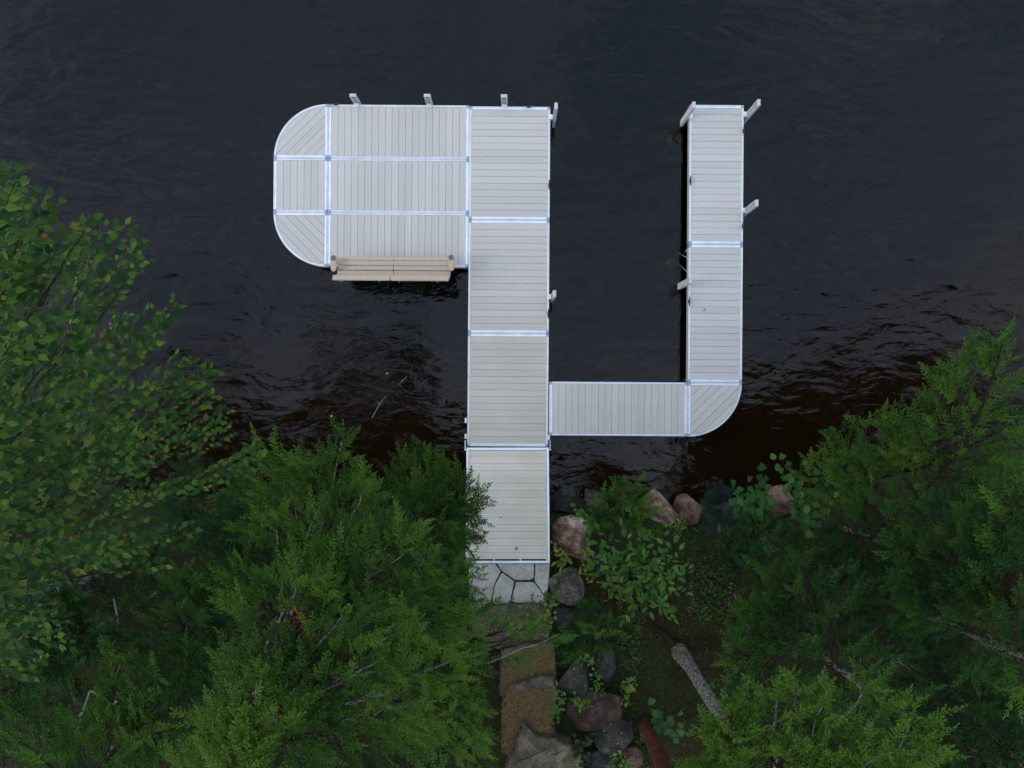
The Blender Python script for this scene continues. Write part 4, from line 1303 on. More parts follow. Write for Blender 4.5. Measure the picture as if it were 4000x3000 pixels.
r_, c_ = conifer('cedar_tree', [P(1420, 2690, 1.2), P(1450, 2720, 3.0), P(1470, 2740, 4.6), P(1480, 2750, 5.6)], 0.12,
    'cedar beside the steps with one long bough across the lowest step',
    [T_(2185, 2475, 5.4, 4.9, True), T_(2030, 2475, 5.5, 4.8), T_(1950, 2420, 5.6, 4.7), T_(1880, 2380, 5.5, 4.7), T_(1880, 2470, 5.6, 4.8), T_(2000, 2440, 5.6, 4.9), T_(2080, 2440, 5.5, 5.0), T_(2090, 2420, 5.4, 5.0), T_(1780, 2480, 5.7, 4.6), T_(1860, 2560, 5.6, 4.8), T_(1900, 2610, 5.3), T_(1820, 2600, 5.6), T_(1870, 2700, 5.2), T_(1890, 2770, 5.0), T_(1860, 2740, 5.3), T_(1890, 2850, 4.8), T_(1900, 2910, 4.6), T_(1880, 2880, 5.0), T_(1780, 2820, 5.3), T_(1700, 2680, 5.5), T_(1890, 2970, 4.5), T_(1800, 2950, 5.0), T_(1680, 2930, 5.2), T_(1620, 2640, 5.5)],
    (8, 2.0, 5.2, 1.2, .8), 0.30, .76, .45); tot += c_
r_, c_ = conifer('cedar_tree', [P(560, 2760, 1.1), P(470, 2900, 4.0), P(330, 3080, 7.0), P(230, 3200, 8.6)], 0.13,
    'cedar below the birch with a bare pale pole beside it',
    [T_(470, 2560, 7.0, 5.2, True), T_(560, 2620, 7.0), T_(620, 2660, 7.0), T_(640, 2720, 7.0), T_(540, 2730, 7.2), T_(600, 2830, 7.2), T_(520, 2900, 7.4), T_(690, 2840, 6.8), T_(640, 2940, 7.2), T_(440, 2680, 7.0), T_(430, 2800, 7.2), T_(440, 2980, 7.6), T_(560, 2980, 7.4), T_(60, 2760, 7.6), T_(30, 2860, 7.9), T_(150, 2820, 7.6), T_(130, 2950, 8.0), T_(300, 2870, 7.4), T_(260, 2960, 7.8)],
    (8, 2.5, 6.0, 1.2, .9), 0.30, .56, .5); tot += c_
r_, c_ = conifer('cedar_tree', [P(780, 2330, 0.9), P(760, 2400, 2.6), P(730, 2480, 4.2), P(700, 2550, 5.6)], 0.12,
    'shaded cedar between the birch and the forked cedar',
    [T_(640, 2260, 5.2), T_(720, 2230, 5.2), T_(800, 2280, 5.2), T_(870, 2330, 5.2), T_(920, 2380, 5.0), T_(560, 2330, 5.4), T_(600, 2420, 5.6), T_(520, 2480, 5.6), T_(680, 2380, 5.6), T_(780, 2400, 5.6), T_(860, 2440, 5.4), T_(900, 2540, 5.2), T_(820, 2560, 5.6), T_(720, 2520, 5.8), T_(640, 2560, 5.8), T_(560, 2600, 5.6), T_(760, 2640, 5.6), T_(860, 2660, 5.2), T_(680, 2700, 5.4), T_(430, 2400, 5.2), T_(740, 2130, 4.6), T_(830, 2180, 4.8)],
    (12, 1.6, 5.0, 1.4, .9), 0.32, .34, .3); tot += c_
r_, c_ = conifer('cedar_tree', [P(860, 3080, 1.2), P(870, 3250, 5.0), P(880, 3500, 8.5), P(890, 3700, 10.6)], 0.14,
    'bright cedar top rising at the lower edge on the left',
    [T_(940, 2705, 10.6, 9.4), T_(900, 2760, 10.6, 9.4), T_(970, 2780, 10.7, 9.5), T_(1000, 2840, 10.7, 9.6), T_(850, 2840, 10.6, 9.4), T_(920, 2860, 10.8, 9.7), T_(800, 2930, 10.4), T_(870, 2950, 10.8), T_(960, 2950, 10.8), T_(1040, 2960, 10.6), T_(690, 2950, 10.2), T_(740, 3000, 10.4), T_(900, 3040, 11.0)],
    (6, 9.0, 10.8, 1.2, .6), 0.28, .86, .6); tot += c_
r_, c_ = conifer('cedar_tree', [P(180, 2350, 0.9), P(100, 2450, 3.0), P(0, 2560, 5.0)], 0.11,
    'low shaded cedar under the birch at the left edge',
    [T_(60, 2200, 4.4), T_(150, 2250, 4.4), T_(260, 2300, 4.4), T_(330, 2380, 4.4), T_(240, 2420, 4.6), T_(120, 2380, 4.8), T_(20, 2360, 5.0), T_(60, 2520, 5.2), T_(200, 2540, 5.0), T_(330, 2520, 4.6), T_(380, 2460, 4.4), T_(140, 2640, 5.2), T_(280, 2650, 5.0)],
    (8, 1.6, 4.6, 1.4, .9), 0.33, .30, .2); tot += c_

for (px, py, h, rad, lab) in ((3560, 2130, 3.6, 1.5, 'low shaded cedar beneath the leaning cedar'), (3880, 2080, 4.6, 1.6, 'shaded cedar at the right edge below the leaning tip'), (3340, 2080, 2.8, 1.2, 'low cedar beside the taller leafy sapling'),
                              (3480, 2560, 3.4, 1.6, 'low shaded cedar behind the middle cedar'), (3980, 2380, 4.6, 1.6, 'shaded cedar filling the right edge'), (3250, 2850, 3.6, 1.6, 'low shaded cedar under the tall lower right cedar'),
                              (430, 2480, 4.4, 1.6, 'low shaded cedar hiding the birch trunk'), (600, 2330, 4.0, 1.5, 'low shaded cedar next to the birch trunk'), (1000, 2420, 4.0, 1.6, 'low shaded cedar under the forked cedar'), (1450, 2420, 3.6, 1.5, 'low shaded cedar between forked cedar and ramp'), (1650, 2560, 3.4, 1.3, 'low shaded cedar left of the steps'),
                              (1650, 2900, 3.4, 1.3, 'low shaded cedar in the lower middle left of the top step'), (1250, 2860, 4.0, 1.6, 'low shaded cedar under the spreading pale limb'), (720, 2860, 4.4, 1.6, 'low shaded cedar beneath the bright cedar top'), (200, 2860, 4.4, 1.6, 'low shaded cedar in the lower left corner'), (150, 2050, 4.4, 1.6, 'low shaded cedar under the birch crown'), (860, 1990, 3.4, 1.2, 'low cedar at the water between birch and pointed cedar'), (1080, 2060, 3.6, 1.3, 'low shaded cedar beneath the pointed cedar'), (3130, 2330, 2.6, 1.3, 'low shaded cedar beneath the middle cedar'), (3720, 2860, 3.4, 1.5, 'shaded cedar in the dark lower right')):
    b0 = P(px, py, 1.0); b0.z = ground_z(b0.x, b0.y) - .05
    r_, c_ = conifer('cedar_tree', [b0, b0 + Vector((.03, .05, h * .5)), b0 + Vector((0, .12, h))], .06, lab, [], (24, b0.z + .5, b0.z + h, rad, rad * .35), .33, .10, .3); tot += c_  # very dark tint paints the understory shade into these cedars' foliage

# bare dead poles among the left cedars
for (pts, lab) in (([P(310, 2800, 1.2), P(325, 2780, 3.0), P(350, 2700, 5.0), P(395, 2710, 6.3)], 'thin bare dead pole slanting below the birch leaves'),
                   ([P(470, 2420, 1.1), P(462, 2440, 3.2), P(458, 2400, 5.2), P(445, 2340, 6.6)], 'thin dead leader poking out beside the birch leaves')):
    root = empty('dead_sapling', pts[0]); tag(root, lab, 'dead tree')
    MB().tube([p - pts[0] for p in pts], [.03, .026, .02, .008], 7).build('trunk', M_LIMB, root, True)
    mb = MB()
    for i in range(16):
        t = random.uniform(.25, .98); j = min(2, int(t * 3)); p = pts[j].lerp(pts[j + 1], t * 3 - j) - pts[0]
        a = random.uniform(0, 6.28); l = random.uniform(.10, .45)
        mb.tube([p, p + Vector((math.cos(a) * l, math.sin(a) * l, l * .3))], [.006, .002], 4)
    mb.build('twigs', M_TWIG, root)['kind'] = 'stuff'

# lichen at the foot of the tall cedar trunk
ct = [o for o in bpy.data.objects if o.get('label', '').startswith('tall cedar over the lower right')][0]
T, tint = [], []
ctp = [P(2655, 2545, 0.95), P(2700, 2610, 2.2)]
for i in range(900):
    f = abs(random.gauss(0, .22)); ang = random.uniform(1.2, 4.2)
    rr = .165 + .05 * max(0, .3 - f)
    p = ctp[0].lerp(ctp[1], min(f, .9)) + Vector((math.cos(ang) * rr, math.sin(ang) * rr, random.uniform(-.05, .05))) - ct.location
    if noise.noise(p * 6) < .14: continue
    d = Vector((math.cos(ang), math.sin(ang), random.gauss(.5, .6))).normalized() * random.uniform(.010, .028)
    s = d.orthogonal().normalized() * .008
    T.append((p - s, p + s, p + d)); tint.append(random.random())
o = link('lichen', tri_mesh('lichen', np.array([[list(v) for v in t] for t in T]), M_LICHEN, tint), ct); o['kind'] = 'stuff'
mb = MB()     # root running out from it
q = [P(2665, 2550, 1.0), P(2625, 2505, .98), P(2590, 2475, .95), P(2550, 2440, .90)]
mb.tube([p - ct.location for p in q], [.07, .05, .035, .015], 7); mb.build('root', M_BIRCHTWIG, ct, True)

# ---- small evergreen shrubs by the water
r_, c_ = conifer('cedar_shrub', [P(2440, 2090, 0.75), P(2440, 2070, 1.1), P(2445, 2020, 1.6)], 0.04,
    'bright green cedar shrub between the shore boulders',
    [T_(2455, 1885, 2.0), T_(2480, 1920, 2.0), T_(2410, 1920, 2.0), T_(2375, 1930, 1.9), T_(2345, 1960, 1.8), T_(2330, 2010, 1.6), T_(2340, 2050, 1.5), T_(2500, 1960, 1.9), T_(2530, 1990, 1.8), T_(2540, 2040, 1.6), T_(2560, 2080, 1.5), T_(2440, 1960, 2.0), T_(2400, 1990, 2.0), T_(2470, 2000, 2.0), T_(2390, 2060, 1.8), T_(2500, 2060, 1.8), T_(2440, 2040, 2.0)],
    None, 0.30, .58, .35, group='small evergreens at the shore', dens=1.4); tot += c_
r_, c_ = conifer('cedar_shrub', [P(2310, 2590, 1.2), P(2315, 2560, 1.7), P(2320, 2520, 2.2)], 0.05,
    'dark green cedar shrub beside the steps below the leafy shrub',
    [T_(2290, 2360, 2.6), T_(2250, 2420, 2.6), T_(2230, 2470, 2.5), T_(2220, 2520, 2.4), T_(2225, 2560, 2.2), T_(2340, 2380, 2.6), T_(2390, 2420, 2.6), T_(2420, 2480, 2.5), T_(2400, 2520, 2.4), T_(2300, 2450, 2.8), T_(2350, 2480, 2.8), T_(2280, 2530, 2.7), T_(2330, 2540, 2.8), T_(2250, 2550, 2.4)],
    None, 0.30, .36, .35, group='small evergreens at the shore', dens=1.4); tot += c_
r_, c_ = conifer('pine_shrub', [P(2810, 2070, 0.75), P(2810, 2050, 1.1), P(2805, 2000, 1.7)], 0.04,
    'blue green soft pine shrub left of the maple sapling',
    [T_(2800, 1885, 2.2), T_(2775, 1925, 2.1), T_(2830, 1920, 2.1), T_(2850, 1910, 2.1), T_(2750, 1960, 2.0), T_(2740, 2000, 1.9), T_(2770, 2030, 1.9), T_(2820, 1980, 2.1), T_(2870, 1960, 2.0), T_(2860, 2010, 1.9), T_(2830, 2050, 1.8), T_(2780, 2080, 1.7), T_(2870, 2080, 1.6)],
    None, 0.24, .5, .3, mat=M_BLUEPINE, group='small evergreens at the shore', templates=PINE_TUFT, dens=2.2); tot += c_
r_, c_ = conifer('cedar_shrub', [P(2920, 2210, 0.9), P(2920, 2180, 1.4), P(2920, 2140, 1.9)], 0.04,
    'shaded feathery cedar shrub below the maple sapling',
    [T_(2860, 2090, 2.0), T_(2910, 2080, 2.1), T_(2960, 2060, 2.1), T_(3010, 2050, 2.1), T_(2840, 2150, 1.9), T_(2890, 2160, 2.1), T_(2950, 2140, 2.1), T_(3020, 2120, 2.1), T_(2870, 2220, 1.8), T_(2930, 2220, 1.9), T_(3070, 2080, 2.0), T_(3100, 2130, 2.0)],
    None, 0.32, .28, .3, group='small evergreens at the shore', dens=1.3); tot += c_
print('sprays', tot)

# ------------------------------------------------------------------ broad leaves
def leaf_mesh(name, mat, outline, fold=.12, curl=.10, stalk=.25):
    """outline: half outline points (t, halfwidth) along unit length; +X is the tip"""
    vs, fs = [], []
    n = len(outline)
    for t, w in outline:
        z = -curl * t * t
        vs += [(t, 0, z), (t, w, z + fold * w), (t, -w, z + fold * w)]
    for i in range(n - 1):
        a, b2 = i * 3, i * 3 + 3
        fs += [(a, b2, b2 + 1, a + 1), (a, a + 2, b2 + 2, b2)]
    if stalk:
        k = len(vs)
        vs += [(0.02, .022, 0), (0.02, -.022, 0), (-stalk, -.022, .05), (-stalk, .022, .05)]
        fs.append((k, k + 3, k + 2, k + 1))
    me = mesh(name, vs, fs, mat)
    return me


BIRCH_OUT = [(0, .01), (.08, .17), (.22, .31), (.38, .34), (.55, .28), (.72, .17), (.86, .07), (1.0, .0)]
ASH_OUT = [(0, .01), (.12, .14), (.35, .24), (.6, .22), (.82, .12), (1.0, .0)]
ROUND_OUT = [(0, .01), (.1, .22), (.35, .38), (.65, .36), (.88, .2), (1.0, .05)]


def maple_mesh(name, mat):
    pts = [(0, 0), (.10, .16), (.05, .42), (.24, .34), (.30, .62), (.46, .40), (.60, .52), (.62, .26), (.80, .22), (1.0, 0)]
    vs = [(.3, 0, .03)] + [(x, y, -.06 * x + .10 * y) for x, y in pts] + [(x, -y, -.06 * x + .10 * y) for x, y in reversed(pts[1:-1])]
    n = len(vs) - 1
    fs = [(0, 1 + (i + 1) % n, 1 + i) for i in range(n)]
    k = len(vs)
    vs += [(0.02, .012, 0), (0.02, -.012, 0), (-.35, -.010, .03), (-.35, .010, .03)]
    fs.append((k, k + 3, k + 2, k + 1))
    return mesh(name, vs, fs, mat)


def tris_of(me):
    me.calc_loop_triangles()
    V = np.array([v.co[:] for v in me.vertices])
    return np.array([[V[i] for i in t.vertices] for t in me.loop_triangles])


birch_meshes = [leaf_mesh('leaf', M_BIRCH, BIRCH_OUT, f, c_, .34) for f, c_ in ((.10, .05), (.28, .15), (-.12, .12), (.2, -.06))]


for m_ in birch_meshes:
    m_.materials.append(M_STALK); m_.polygons[len(m_.polygons) - 1].material_index = 1
birch_brown = leaf_mesh('leaf', M_BROWNLEAF, BIRCH_OUT, .3, .2, 0)


def leaf_frame(d, tilt, roll):
    d = Vector(d).normalized()
    up = Vector((math.sin(roll) * .8, math.cos(roll) * tilt, 1)).normalized()
    s = up.cross(d).normalized(); u = d.cross(s)
    return Matrix((d, s, u)).transposed()


# birch: branches hang over the water on the left, close under the camera
birch_pts = [Vector((-9.2, -4.4, 0.9)), Vector((-8.8, -3.9, 4.0)), Vector((-7.6, -3.0, 8.0)), Vector((-5.9, -1.9, 11.5)), Vector((-5.0, -1.0, 14.2))]
birch = empty('birch_tree', birch_pts[0]); tag(birch, 'broadleaved birch hanging over the water at the left edge', 'tree')
bo_ = birch_pts[0]
MB().tube([p - bo_ for p in birch_pts], [.17, .15, .12, .08, .03], 12).build('trunk', M_BIRCHBARK, birch, True)
BPOLY = [(-60, 620), (10, 640), (20, 720), (110, 770), (70, 830), (300, 890), (370, 900), (450, 980), (400, 1030), (250, 1080), (330, 1150), (470, 1200), (600, 1210), (500, 1270), (400, 1300), (520, 1400), (600, 1420), (730, 1450), (620, 1500), (560, 1540), (740, 1620), (800, 1650), (700, 1740), (780, 1770), (900, 1790), (840, 1850), (760, 1880), (640, 1930), (690, 2040), (600, 2130), (480, 2160), (520, 2240), (400, 2290), (280, 2350), (330, 2450), (300, 2550), (180, 2580), (180, 2660), (60, 2680), (-60, 2600)]
leaves = []
twigs = MB()
random.seed(21)
bt = []
while len(bt) < 470:
    px, py = random.uniform(-60, 1000), random.uniform(600, 2700)
    if not inside(BPOLY, px, py): continue
    if any((px - q[0]) ** 2 + (py - q[1]) ** 2 < 27 ** 2 for q in bt): continue
    bt.append((px, py))
edge_tips = [(60, 640), (110, 720), (210, 770), (330, 870), (430, 880), (540, 930), (560, 1000), (490, 1040), (700, 1170), (660, 1240), (740, 1400), (840, 1440), (780, 1480), (890, 1600), (900, 1680), (1020, 1750), (1030, 1790), (880, 1850), (600, 1330), (830, 1540), (30, 640), (70, 700), (165, 770), (280, 880), (360, 850), (500, 870), (525, 965), (440, 1085), (685, 1190), (600, 1200), (815, 1430), (700, 1390), (870, 1640), (800, 1560), (990, 1765), (940, 1790), (760, 2060), (640, 2200)]
bt = edge_tips + bt
limb_ends = []
for i, (px, py) in enumerate(bt):
    zt = 13.6 - 4.4 * max(0, px) / 900 + random.gauss(0, .35)
    deep = 0 if i < len(edge_tips) else random.choice((0, 0, 0, .8, 1.8, 3.0, 4.2))
    zt = max(6.0, zt - deep)
    tip = P(px, py, zt)
    if i >= len(edge_tips) and deep < 2.5 and noise.noise(tip * 1.6 + Vector((5.1, 2.2, 0))) < .10: continue
    zb = max(4.5, min(13.2, zt - random.uniform(.3, 1.2)))
    st = trunk_at(birch_pts, zb)
    d = tip - st
    ctrl = st + Vector((d.x * .5, d.y * .5, d.z * .5 + .25))
    ln = d.length
    m = 8
    path = [bez(st, ctrl, tip, 1 - min(1.0, .95 / ln) * (1 - t / m)) + Vector((random.gauss(0, .008), random.gauss(0, .008), 0)) for t in range(m + 1)] if i % 9 else [bez(st, ctrl, tip, t / m) for t in range(m + 1)]
    if i % 3 == 0: twigs.tube([p - bo_ for p in path], [max(.0020, (.004 + .0022 * ln) * (1 - .85 * k / m)) for k in range(m + 1)], 5, False)
    nl = random.randint(17, 26)
    run = min(.75, .45 * ln)
    for k in range(nl):
        f = 1 - (run * (k / nl) ** 1.1) / ln
        p = bez(st, ctrl, tip, f)
        tg = (bez(st, ctrl, tip, min(1, f + .02)) - bez(st, ctrl, tip, f - .02)).normalized()
        s_ = 1 if k % 2 else -1
        side = Vector((-tg.y, tg.x, 0)).normalized() * s_
        dd = tg * random.uniform(.3, 1.0) + side * random.uniform(.2, 1.0) + Vector((random.gauss(.25, .2), random.gauss(0, .2), random.uniform(-.55, .12)))
        sz = random.uniform(.060, .104)
        pos = p + side * random.uniform(.01, .06) + Vector((0, 0, random.uniform(-.05, .02)))
        leaves.append((pos, dd, sz) if random.random() > .035 else (pos + Vector((0, 0, .03)), dd, sz * .5))
twigs.build('branches', M_BIRCHTWIG, birch, True)['kind'] = 'stuff'
vis = sorted([l for l in leaves if in_view(l[0], 1.0)], key=lambda l: -l[0].z * 1.0 - l[2] * 4)
top300 = vis[:300]
ids = set(id(l) for l in top300)
for (p, d, sz) in top300:
    o = link('leaf', random.choice(birch_meshes) if sz > .0525 else birch_brown, birch)
    o.matrix_basis = Matrix.Translation(p - bo_) @ (leaf_frame(d, random.gauss(0, .45), random.gauss(0, .6)) * 1.0).to_4x4() @ Matrix.Scale(sz, 4)
tp = [tris_of(m) for m in birch_meshes]
TT, tt = [], []
for l in leaves:
    if id(l) in ids or not in_view(l[0], 1.3): continue
    p, d, sz = l
    Rm = np.array(leaf_frame(d, random.gauss(0, .45), random.gauss(0, .6)))
    T = tp[random.randrange(4)] * sz
    T = np.einsum('ij,mkj->mki', Rm, T) + np.array(p - bo_)
    TT.append(T); tt.append(np.full(len(T), random.random() * .97 if sz > .0525 else 1.0))
o = link('foliage', tri_mesh('foliage', np.concatenate(TT), M_BIRCH_A, np.concatenate(tt)), birch); o['kind'] = 'stuff'
print('birch leaves', len(leaves))


def leafy(name, label, cat, base, tips, meshes, per, size, stem_mat=None, run=.7, droop=0.0, group=None, spread=.04, pair=False, flat=.4):
    """stems from a base point to tips, every leaf its own object"""
    root = empty(name, base); tag(root, label, cat, group)
    mb = MB()
    for tip in tips:
        d = tip - base
        ctrl = base + Vector((d.x * .35, d.y * .35, d.z * .75))
        m = 7
        path = [bez(base, ctrl, tip, t / m) for t in range(m + 1)]
        mb.tube([p - base for p in path], [max(.002, .009 * (1 - .85 * k / m)) for k in range(m + 1)], 5, False)
        for k in range(per):
            f = 1 - run * k / per
            p = bez(base, ctrl, tip, f)
            tg = (bez(base, ctrl, tip, min(1, f + .02)) - bez(base, ctrl, tip, f - .02)).normalized()
            s_ = 1 if k % 2 else -1
            side = Vector((-tg.y, tg.x, .0)).normalized() * s_
            dd = tg * random.uniform(.3, .8) + side * random.uniform(.4, 1.0) + Vector((random.gauss(0, .2), random.gauss(0, .2), -droop + random.gauss(0, .2)))
            if k == 0: dd = tg + Vector((random.gauss(0, .2), random.gauss(0, .2), -droop))
            sz = size * random.uniform(.75, 1.2)
            o = link('leaf', random.choice(meshes), root)
            pos = p + Vector((random.gauss(0, spread), random.gauss(0, spread), random.gauss(0, spread * .7)))
            o.matrix_basis = Matrix.Translation(pos - base) @ leaf_frame(dd, random.gauss(0, flat), random.gauss(0, flat)).to_4x4() @ Matrix.Scale(sz, 4)
    mb.build('stem', stem_mat or M_TWIG, root, True)
    return root


random.seed(5)
ash = [leaf_mesh('leaf', M_ASH, ASH_OUT, f, c_, .12) for f, c_ in ((.2, .1), (.3, .2), (.05, .05))]
yel = [leaf_mesh('leaf', M_YELLOW, ROUND_OUT, f, c_, .12) for f, c_ in ((.2, .1), (.3, .2))]
map_ = [maple_mesh('leaf', M_MAPLE)]
# big leafy shrub by the ramp
tips = []
SP = [(2280, 2080), (2340, 2060), (2420, 2040), (2500, 2080), (2600, 2060), (2660, 2120), (2690, 2210), (2680, 2260), (2640, 2330), (2640, 2410), (2580, 2390), (2520, 2400), (2440, 2400), (2430, 2320), (2350, 2290), (2300, 2180)]
while len(tips) < 40:
    px, py = random.uniform(2280, 2700), random.uniform(2040, 2420)
    if inside(SP, px, py) and all((px - t[0]) ** 2 + (py - t[1]) ** 2 > 36 ** 2 for t in tips): tips.append((px, py))
tips = [(2290, 2095), (2700, 2215), (2690, 2240), (2640, 2415), (2610, 2405), (2440, 2420), (2680, 2320)] + tips
leafy('leafy_shrub', 'large bright green broadleaved shrub right of the ramp', 'shrub', P(2480, 2270, 0.95),
      [P(px, py, random.uniform(1.7, 2.5)) for px, py in tips], ash, 6, .165, run=.55, droop=.15, spread=.03, flat=.35)
leafy('yellow_plant', 'yellow green small leaved plant against the big pink boulder', 'plant', P(2200, 2190, 0.95), [P(px, py, random.uniform(1.15, 1.4)) for px, py in ((2165, 2130), (2185, 2150), (2200, 2170), (2220, 2190), (2165, 2200), (2190, 2220))], yel, 9, .075, droop=.1)
leafy('yellow_plant', 'yellow green small leaved plant between mossy boulder and leafy shrub', 'plant', P(2290, 2220, 0.95), [P(px, py, random.uniform(1.2, 1.5)) for px, py in ((2270, 2160), (2300, 2150), (2310, 2180), (2290, 2210), (2270, 2230), (2320, 2210), (2300, 2270))], yel, 9, .075, droop=.1)
leafy('yellow_plant', 'yellow green sprigs at the lower rim of the leafy shrub', 'plant', P(2400, 2290, 0.95), [P(px, py, random.uniform(1.3, 1.7)) for px, py in ((2365, 2215), (2350, 2280), (2385, 2260), (2400, 2310), (2375, 2330), (2420, 2345))], yel, 10, .075, droop=.1)
leafy('yellow_plant', 'yellow green sprigs at the edge of the lowest step', 'plant', P(2140, 2430, 1.1), [P(px, py, random.uniform(1.3, 1.6)) for px, py in ((2040, 2365), (2120, 2400), (2150, 2410), (2135, 2450), (2120, 2480), (2160, 2390))], yel, 8, .07, droop=.1)
leafy('green_vine', 'sprig of rounded leaves over the shore boulder beside the ramp', 'plant', P(2320, 2060, 0.8), [P(px, py, random.uniform(1.2, 1.5)) for px, py in ((2240, 1975), (2260, 1990), (2285, 2000), (2300, 2020), (2310, 1995))], [leaf_mesh('leaf', M_ASH, ROUND_OUT, .2, .1, .15)], 8, .10)
leafy('maple_sapling', 'young maple sapling with lobed leaves at the waterline', 'sapling', P(2940, 2060, 0.8), [P(px, py, random.uniform(1.9, 2.7)) for px, py in ((2965, 1845), (2985, 1880), (2945, 1880), (2990, 1920), (2875, 1905), (2890, 1935), (2930, 1920), (2970, 1950), (2870, 1955), (2900, 1970), (2950, 1985), (2990, 1990), (2890, 2000), (2930, 2010))], map_, 6, .17, droop=.1, run=.5)
leafy('maple_sapling', 'taller leafy sapling between maple sapling and leaning cedar', 'sapling', P(3150, 2080, 0.8), [P(px, py, random.uniform(2.2, 3.2)) for px, py in ((3030, 1790), (3055, 1800), (3040, 1830), (3080, 1840), (3110, 1860), (3150, 1830), (3180, 1850), (3090, 1890), (3130, 1900), (3180, 1900), (3210, 1930), (3120, 1950), (3160, 1970), (3200, 1990), (3110, 2010), (3150, 2040), (3100, 1970), (3240, 1870))], map_ + [leaf_mesh('leaf', M_ASH, ROUND_OUT, .2, .1, .15)], 6, .15, droop=.1, run=.5)
leafy('maple_sapling', 'low maple seedling beside the red pine trunk', 'sapling', P(2600, 2860, 1.3), [P(px, py, random.uniform(1.6, 2.0)) for px, py in ((2560, 2800), (2590, 2820), (2580, 2850), (2610, 2850), (2560, 2770), (2640, 2800), (2650, 2880))], map_, 4, .16, droop=.1, run=.5)
leafy('green_vine', 'rounded herb leaves between the top step and the lichen boulder', 'plant', P(2270, 2920, 1.4), [P(px, py, random.uniform(1.6, 1.9)) for px, py in ((2250, 2880), (2270, 2900), (2300, 2890), (2260, 2940), (2290, 2950), (2280, 2990), (2310, 2870))], [leaf_mesh('leaf', M_HERB, ROUND_OUT, .2, .1, .15)], 8, .10)
leafy('green_vine', 'green sprigs along the edge of the third step', 'plant', P(2180, 2770, 1.4), [P(px, py, random.uniform(1.6, 1.9)) for px, py in ((2165, 2720), (2190, 2730), (2170, 2770), (2160, 2800), (2185, 2810), (2200, 2700), (2180, 2680))], ash, 8, .09)
leafy('green_vine', 'green sprig growing between the two grey boulders', 'plant', P(2330, 2660, 1.35), [P(px, py, random.uniform(1.6, 1.9)) for px, py in ((2320, 2620), (2335, 2640), (2340, 2670), (2320, 2690), (2350, 2690))], ash, 8, .08)

for (bx0, by0, lab) in ((2440, 2700, 'herb tuft between the red boulder and the clearing'), (2270, 2740, 'herb tuft between big grey and red boulders'), (2420, 2960, 'herb tuft below the lichen dotted boulder'), (2640, 2060, 'herb tuft in front of the pitted brown boulder'), (2150, 2330, 'herb tuft in the joint beside the mossy granite boulder'), (2290, 2560, 'herb tuft below the dark cedar shrub')):
    leafy('herb_plant', lab, 'plant', P(bx0, by0, 1.15), [P(bx0 + random.uniform(-45, 45), by0 + random.uniform(-45, 45), random.uniform(1.5, 1.8)) for _ in range(8)], yel[:1] + ash, 7, .085, droop=.1)

# ------------------------------------------------------------------ ground cover in the clearing
litter('leaf_litter', [(2200, 2200), (2700, 2150), (3000, 2200), (2950, 2700), (2800, 3000), (2450, 3000), (2300, 2800), (2250, 2400)], lambda px, py: 1.05, 7500, M_LITTER, 'brown dead leaves and twigs on the mossy clearing', 'leaf litter', .02, .09, .010, .02)


def undergrowth(poly_px, n, label):
    T, tint = [], []
    xs = [p[0] for p in poly_px]; ys = [p[1] for p in poly_px]
    c = 0
    while c < n:
        px, py = random.uniform(min(xs), max(xs)), random.uniform(min(ys), max(ys))
        if not inside(poly_px, px + random.gauss(0, 60), py + random.gauss(0, 60)): continue
        p = P(px, py, 1.05)
        if noise.noise(Vector((p.x * .9, p.y * .9, 7.7))) < -.05: c += .3; continue
        c += 1
        p.z = ground_z(p.x, p.y)
        ti = random.random()
        for k in range(random.randint(4, 9)):
            a = random.uniform(0, 6.283); l = random.uniform(.025, .085); h = random.uniform(.02, .16)
            b0 = p + Vector((random.gauss(0, .05), random.gauss(0, .05), h * .5))
            d = Vector((math.cos(a), math.sin(a), random.uniform(-.2, .5))) * l
            s = Vector((-math.sin(a), math.cos(a), 0)) * l * .28
            mid = b0 + d * .5
            T.append((b0, mid - s, mid + s)); T.append((mid - s, b0 + d, mid + s))
            tint += [ti, ti]
    o = link('undergrowth', tri_mesh('undergrowth', np.array([[list(v) for v in t] for t in T]), M_HERB, tint))
    tag(o, label, 'undergrowth', kind='stuff')


undergrowth([(2420, 2400), (2650, 2250), (2900, 2200), (3000, 2500), (2850, 2950), (2600, 3000), (2440, 2800), (2420, 2600)], 900, 'low green undergrowth scattered over the mossy clearing')
undergrowth([(2600, 2050), (3200, 1980), (3600, 2100), (3700, 3000), (2900, 3000), (2900, 2300), (2650, 2200)], 900, 'low green undergrowth beneath the cedars on the right bank')
undergrowth([(300, 2000), (1800, 1950), (1850, 3000), (100, 3000)], 900, 'low green undergrowth beneath the cedars on the left bank')

# pale lichen crusts on the clearing
T, tint = [], []
for i in range(110):
    px, py = random.choice(((2705, 2330), (2715, 2360), (2700, 2380), (2815, 2290), (2870, 2310), (2890, 2340), (2860, 2370), (2740, 2380)))
    p = P(px + random.gauss(0, 9), py + random.gauss(0, 16), 1.1); p.z = ground_z(p.x, p.y) + .03
    a = random.uniform(0, 6.28); l = random.uniform(.010, .030)
    d = Vector((math.cos(a), math.sin(a), .1)) * l; s = Vector((-math.sin(a), math.cos(a), .2)) * l * .4
    T.append((p - s, p + s, p + d)); tint.append(random.random())
o = link('lichen_crust', tri_mesh('lichen_crust', np.array([[list(v) for v in t] for t in T]), M_LICHEN, tint)); tag(o, 'pale lichen flecks on the dark clearing floor', 'lichen', kind='stuff')

# ------------------------------------------------------------------ tall red pines round the clearing (one trunk in view, the rest shade and mirror)
pine_tpl = {}


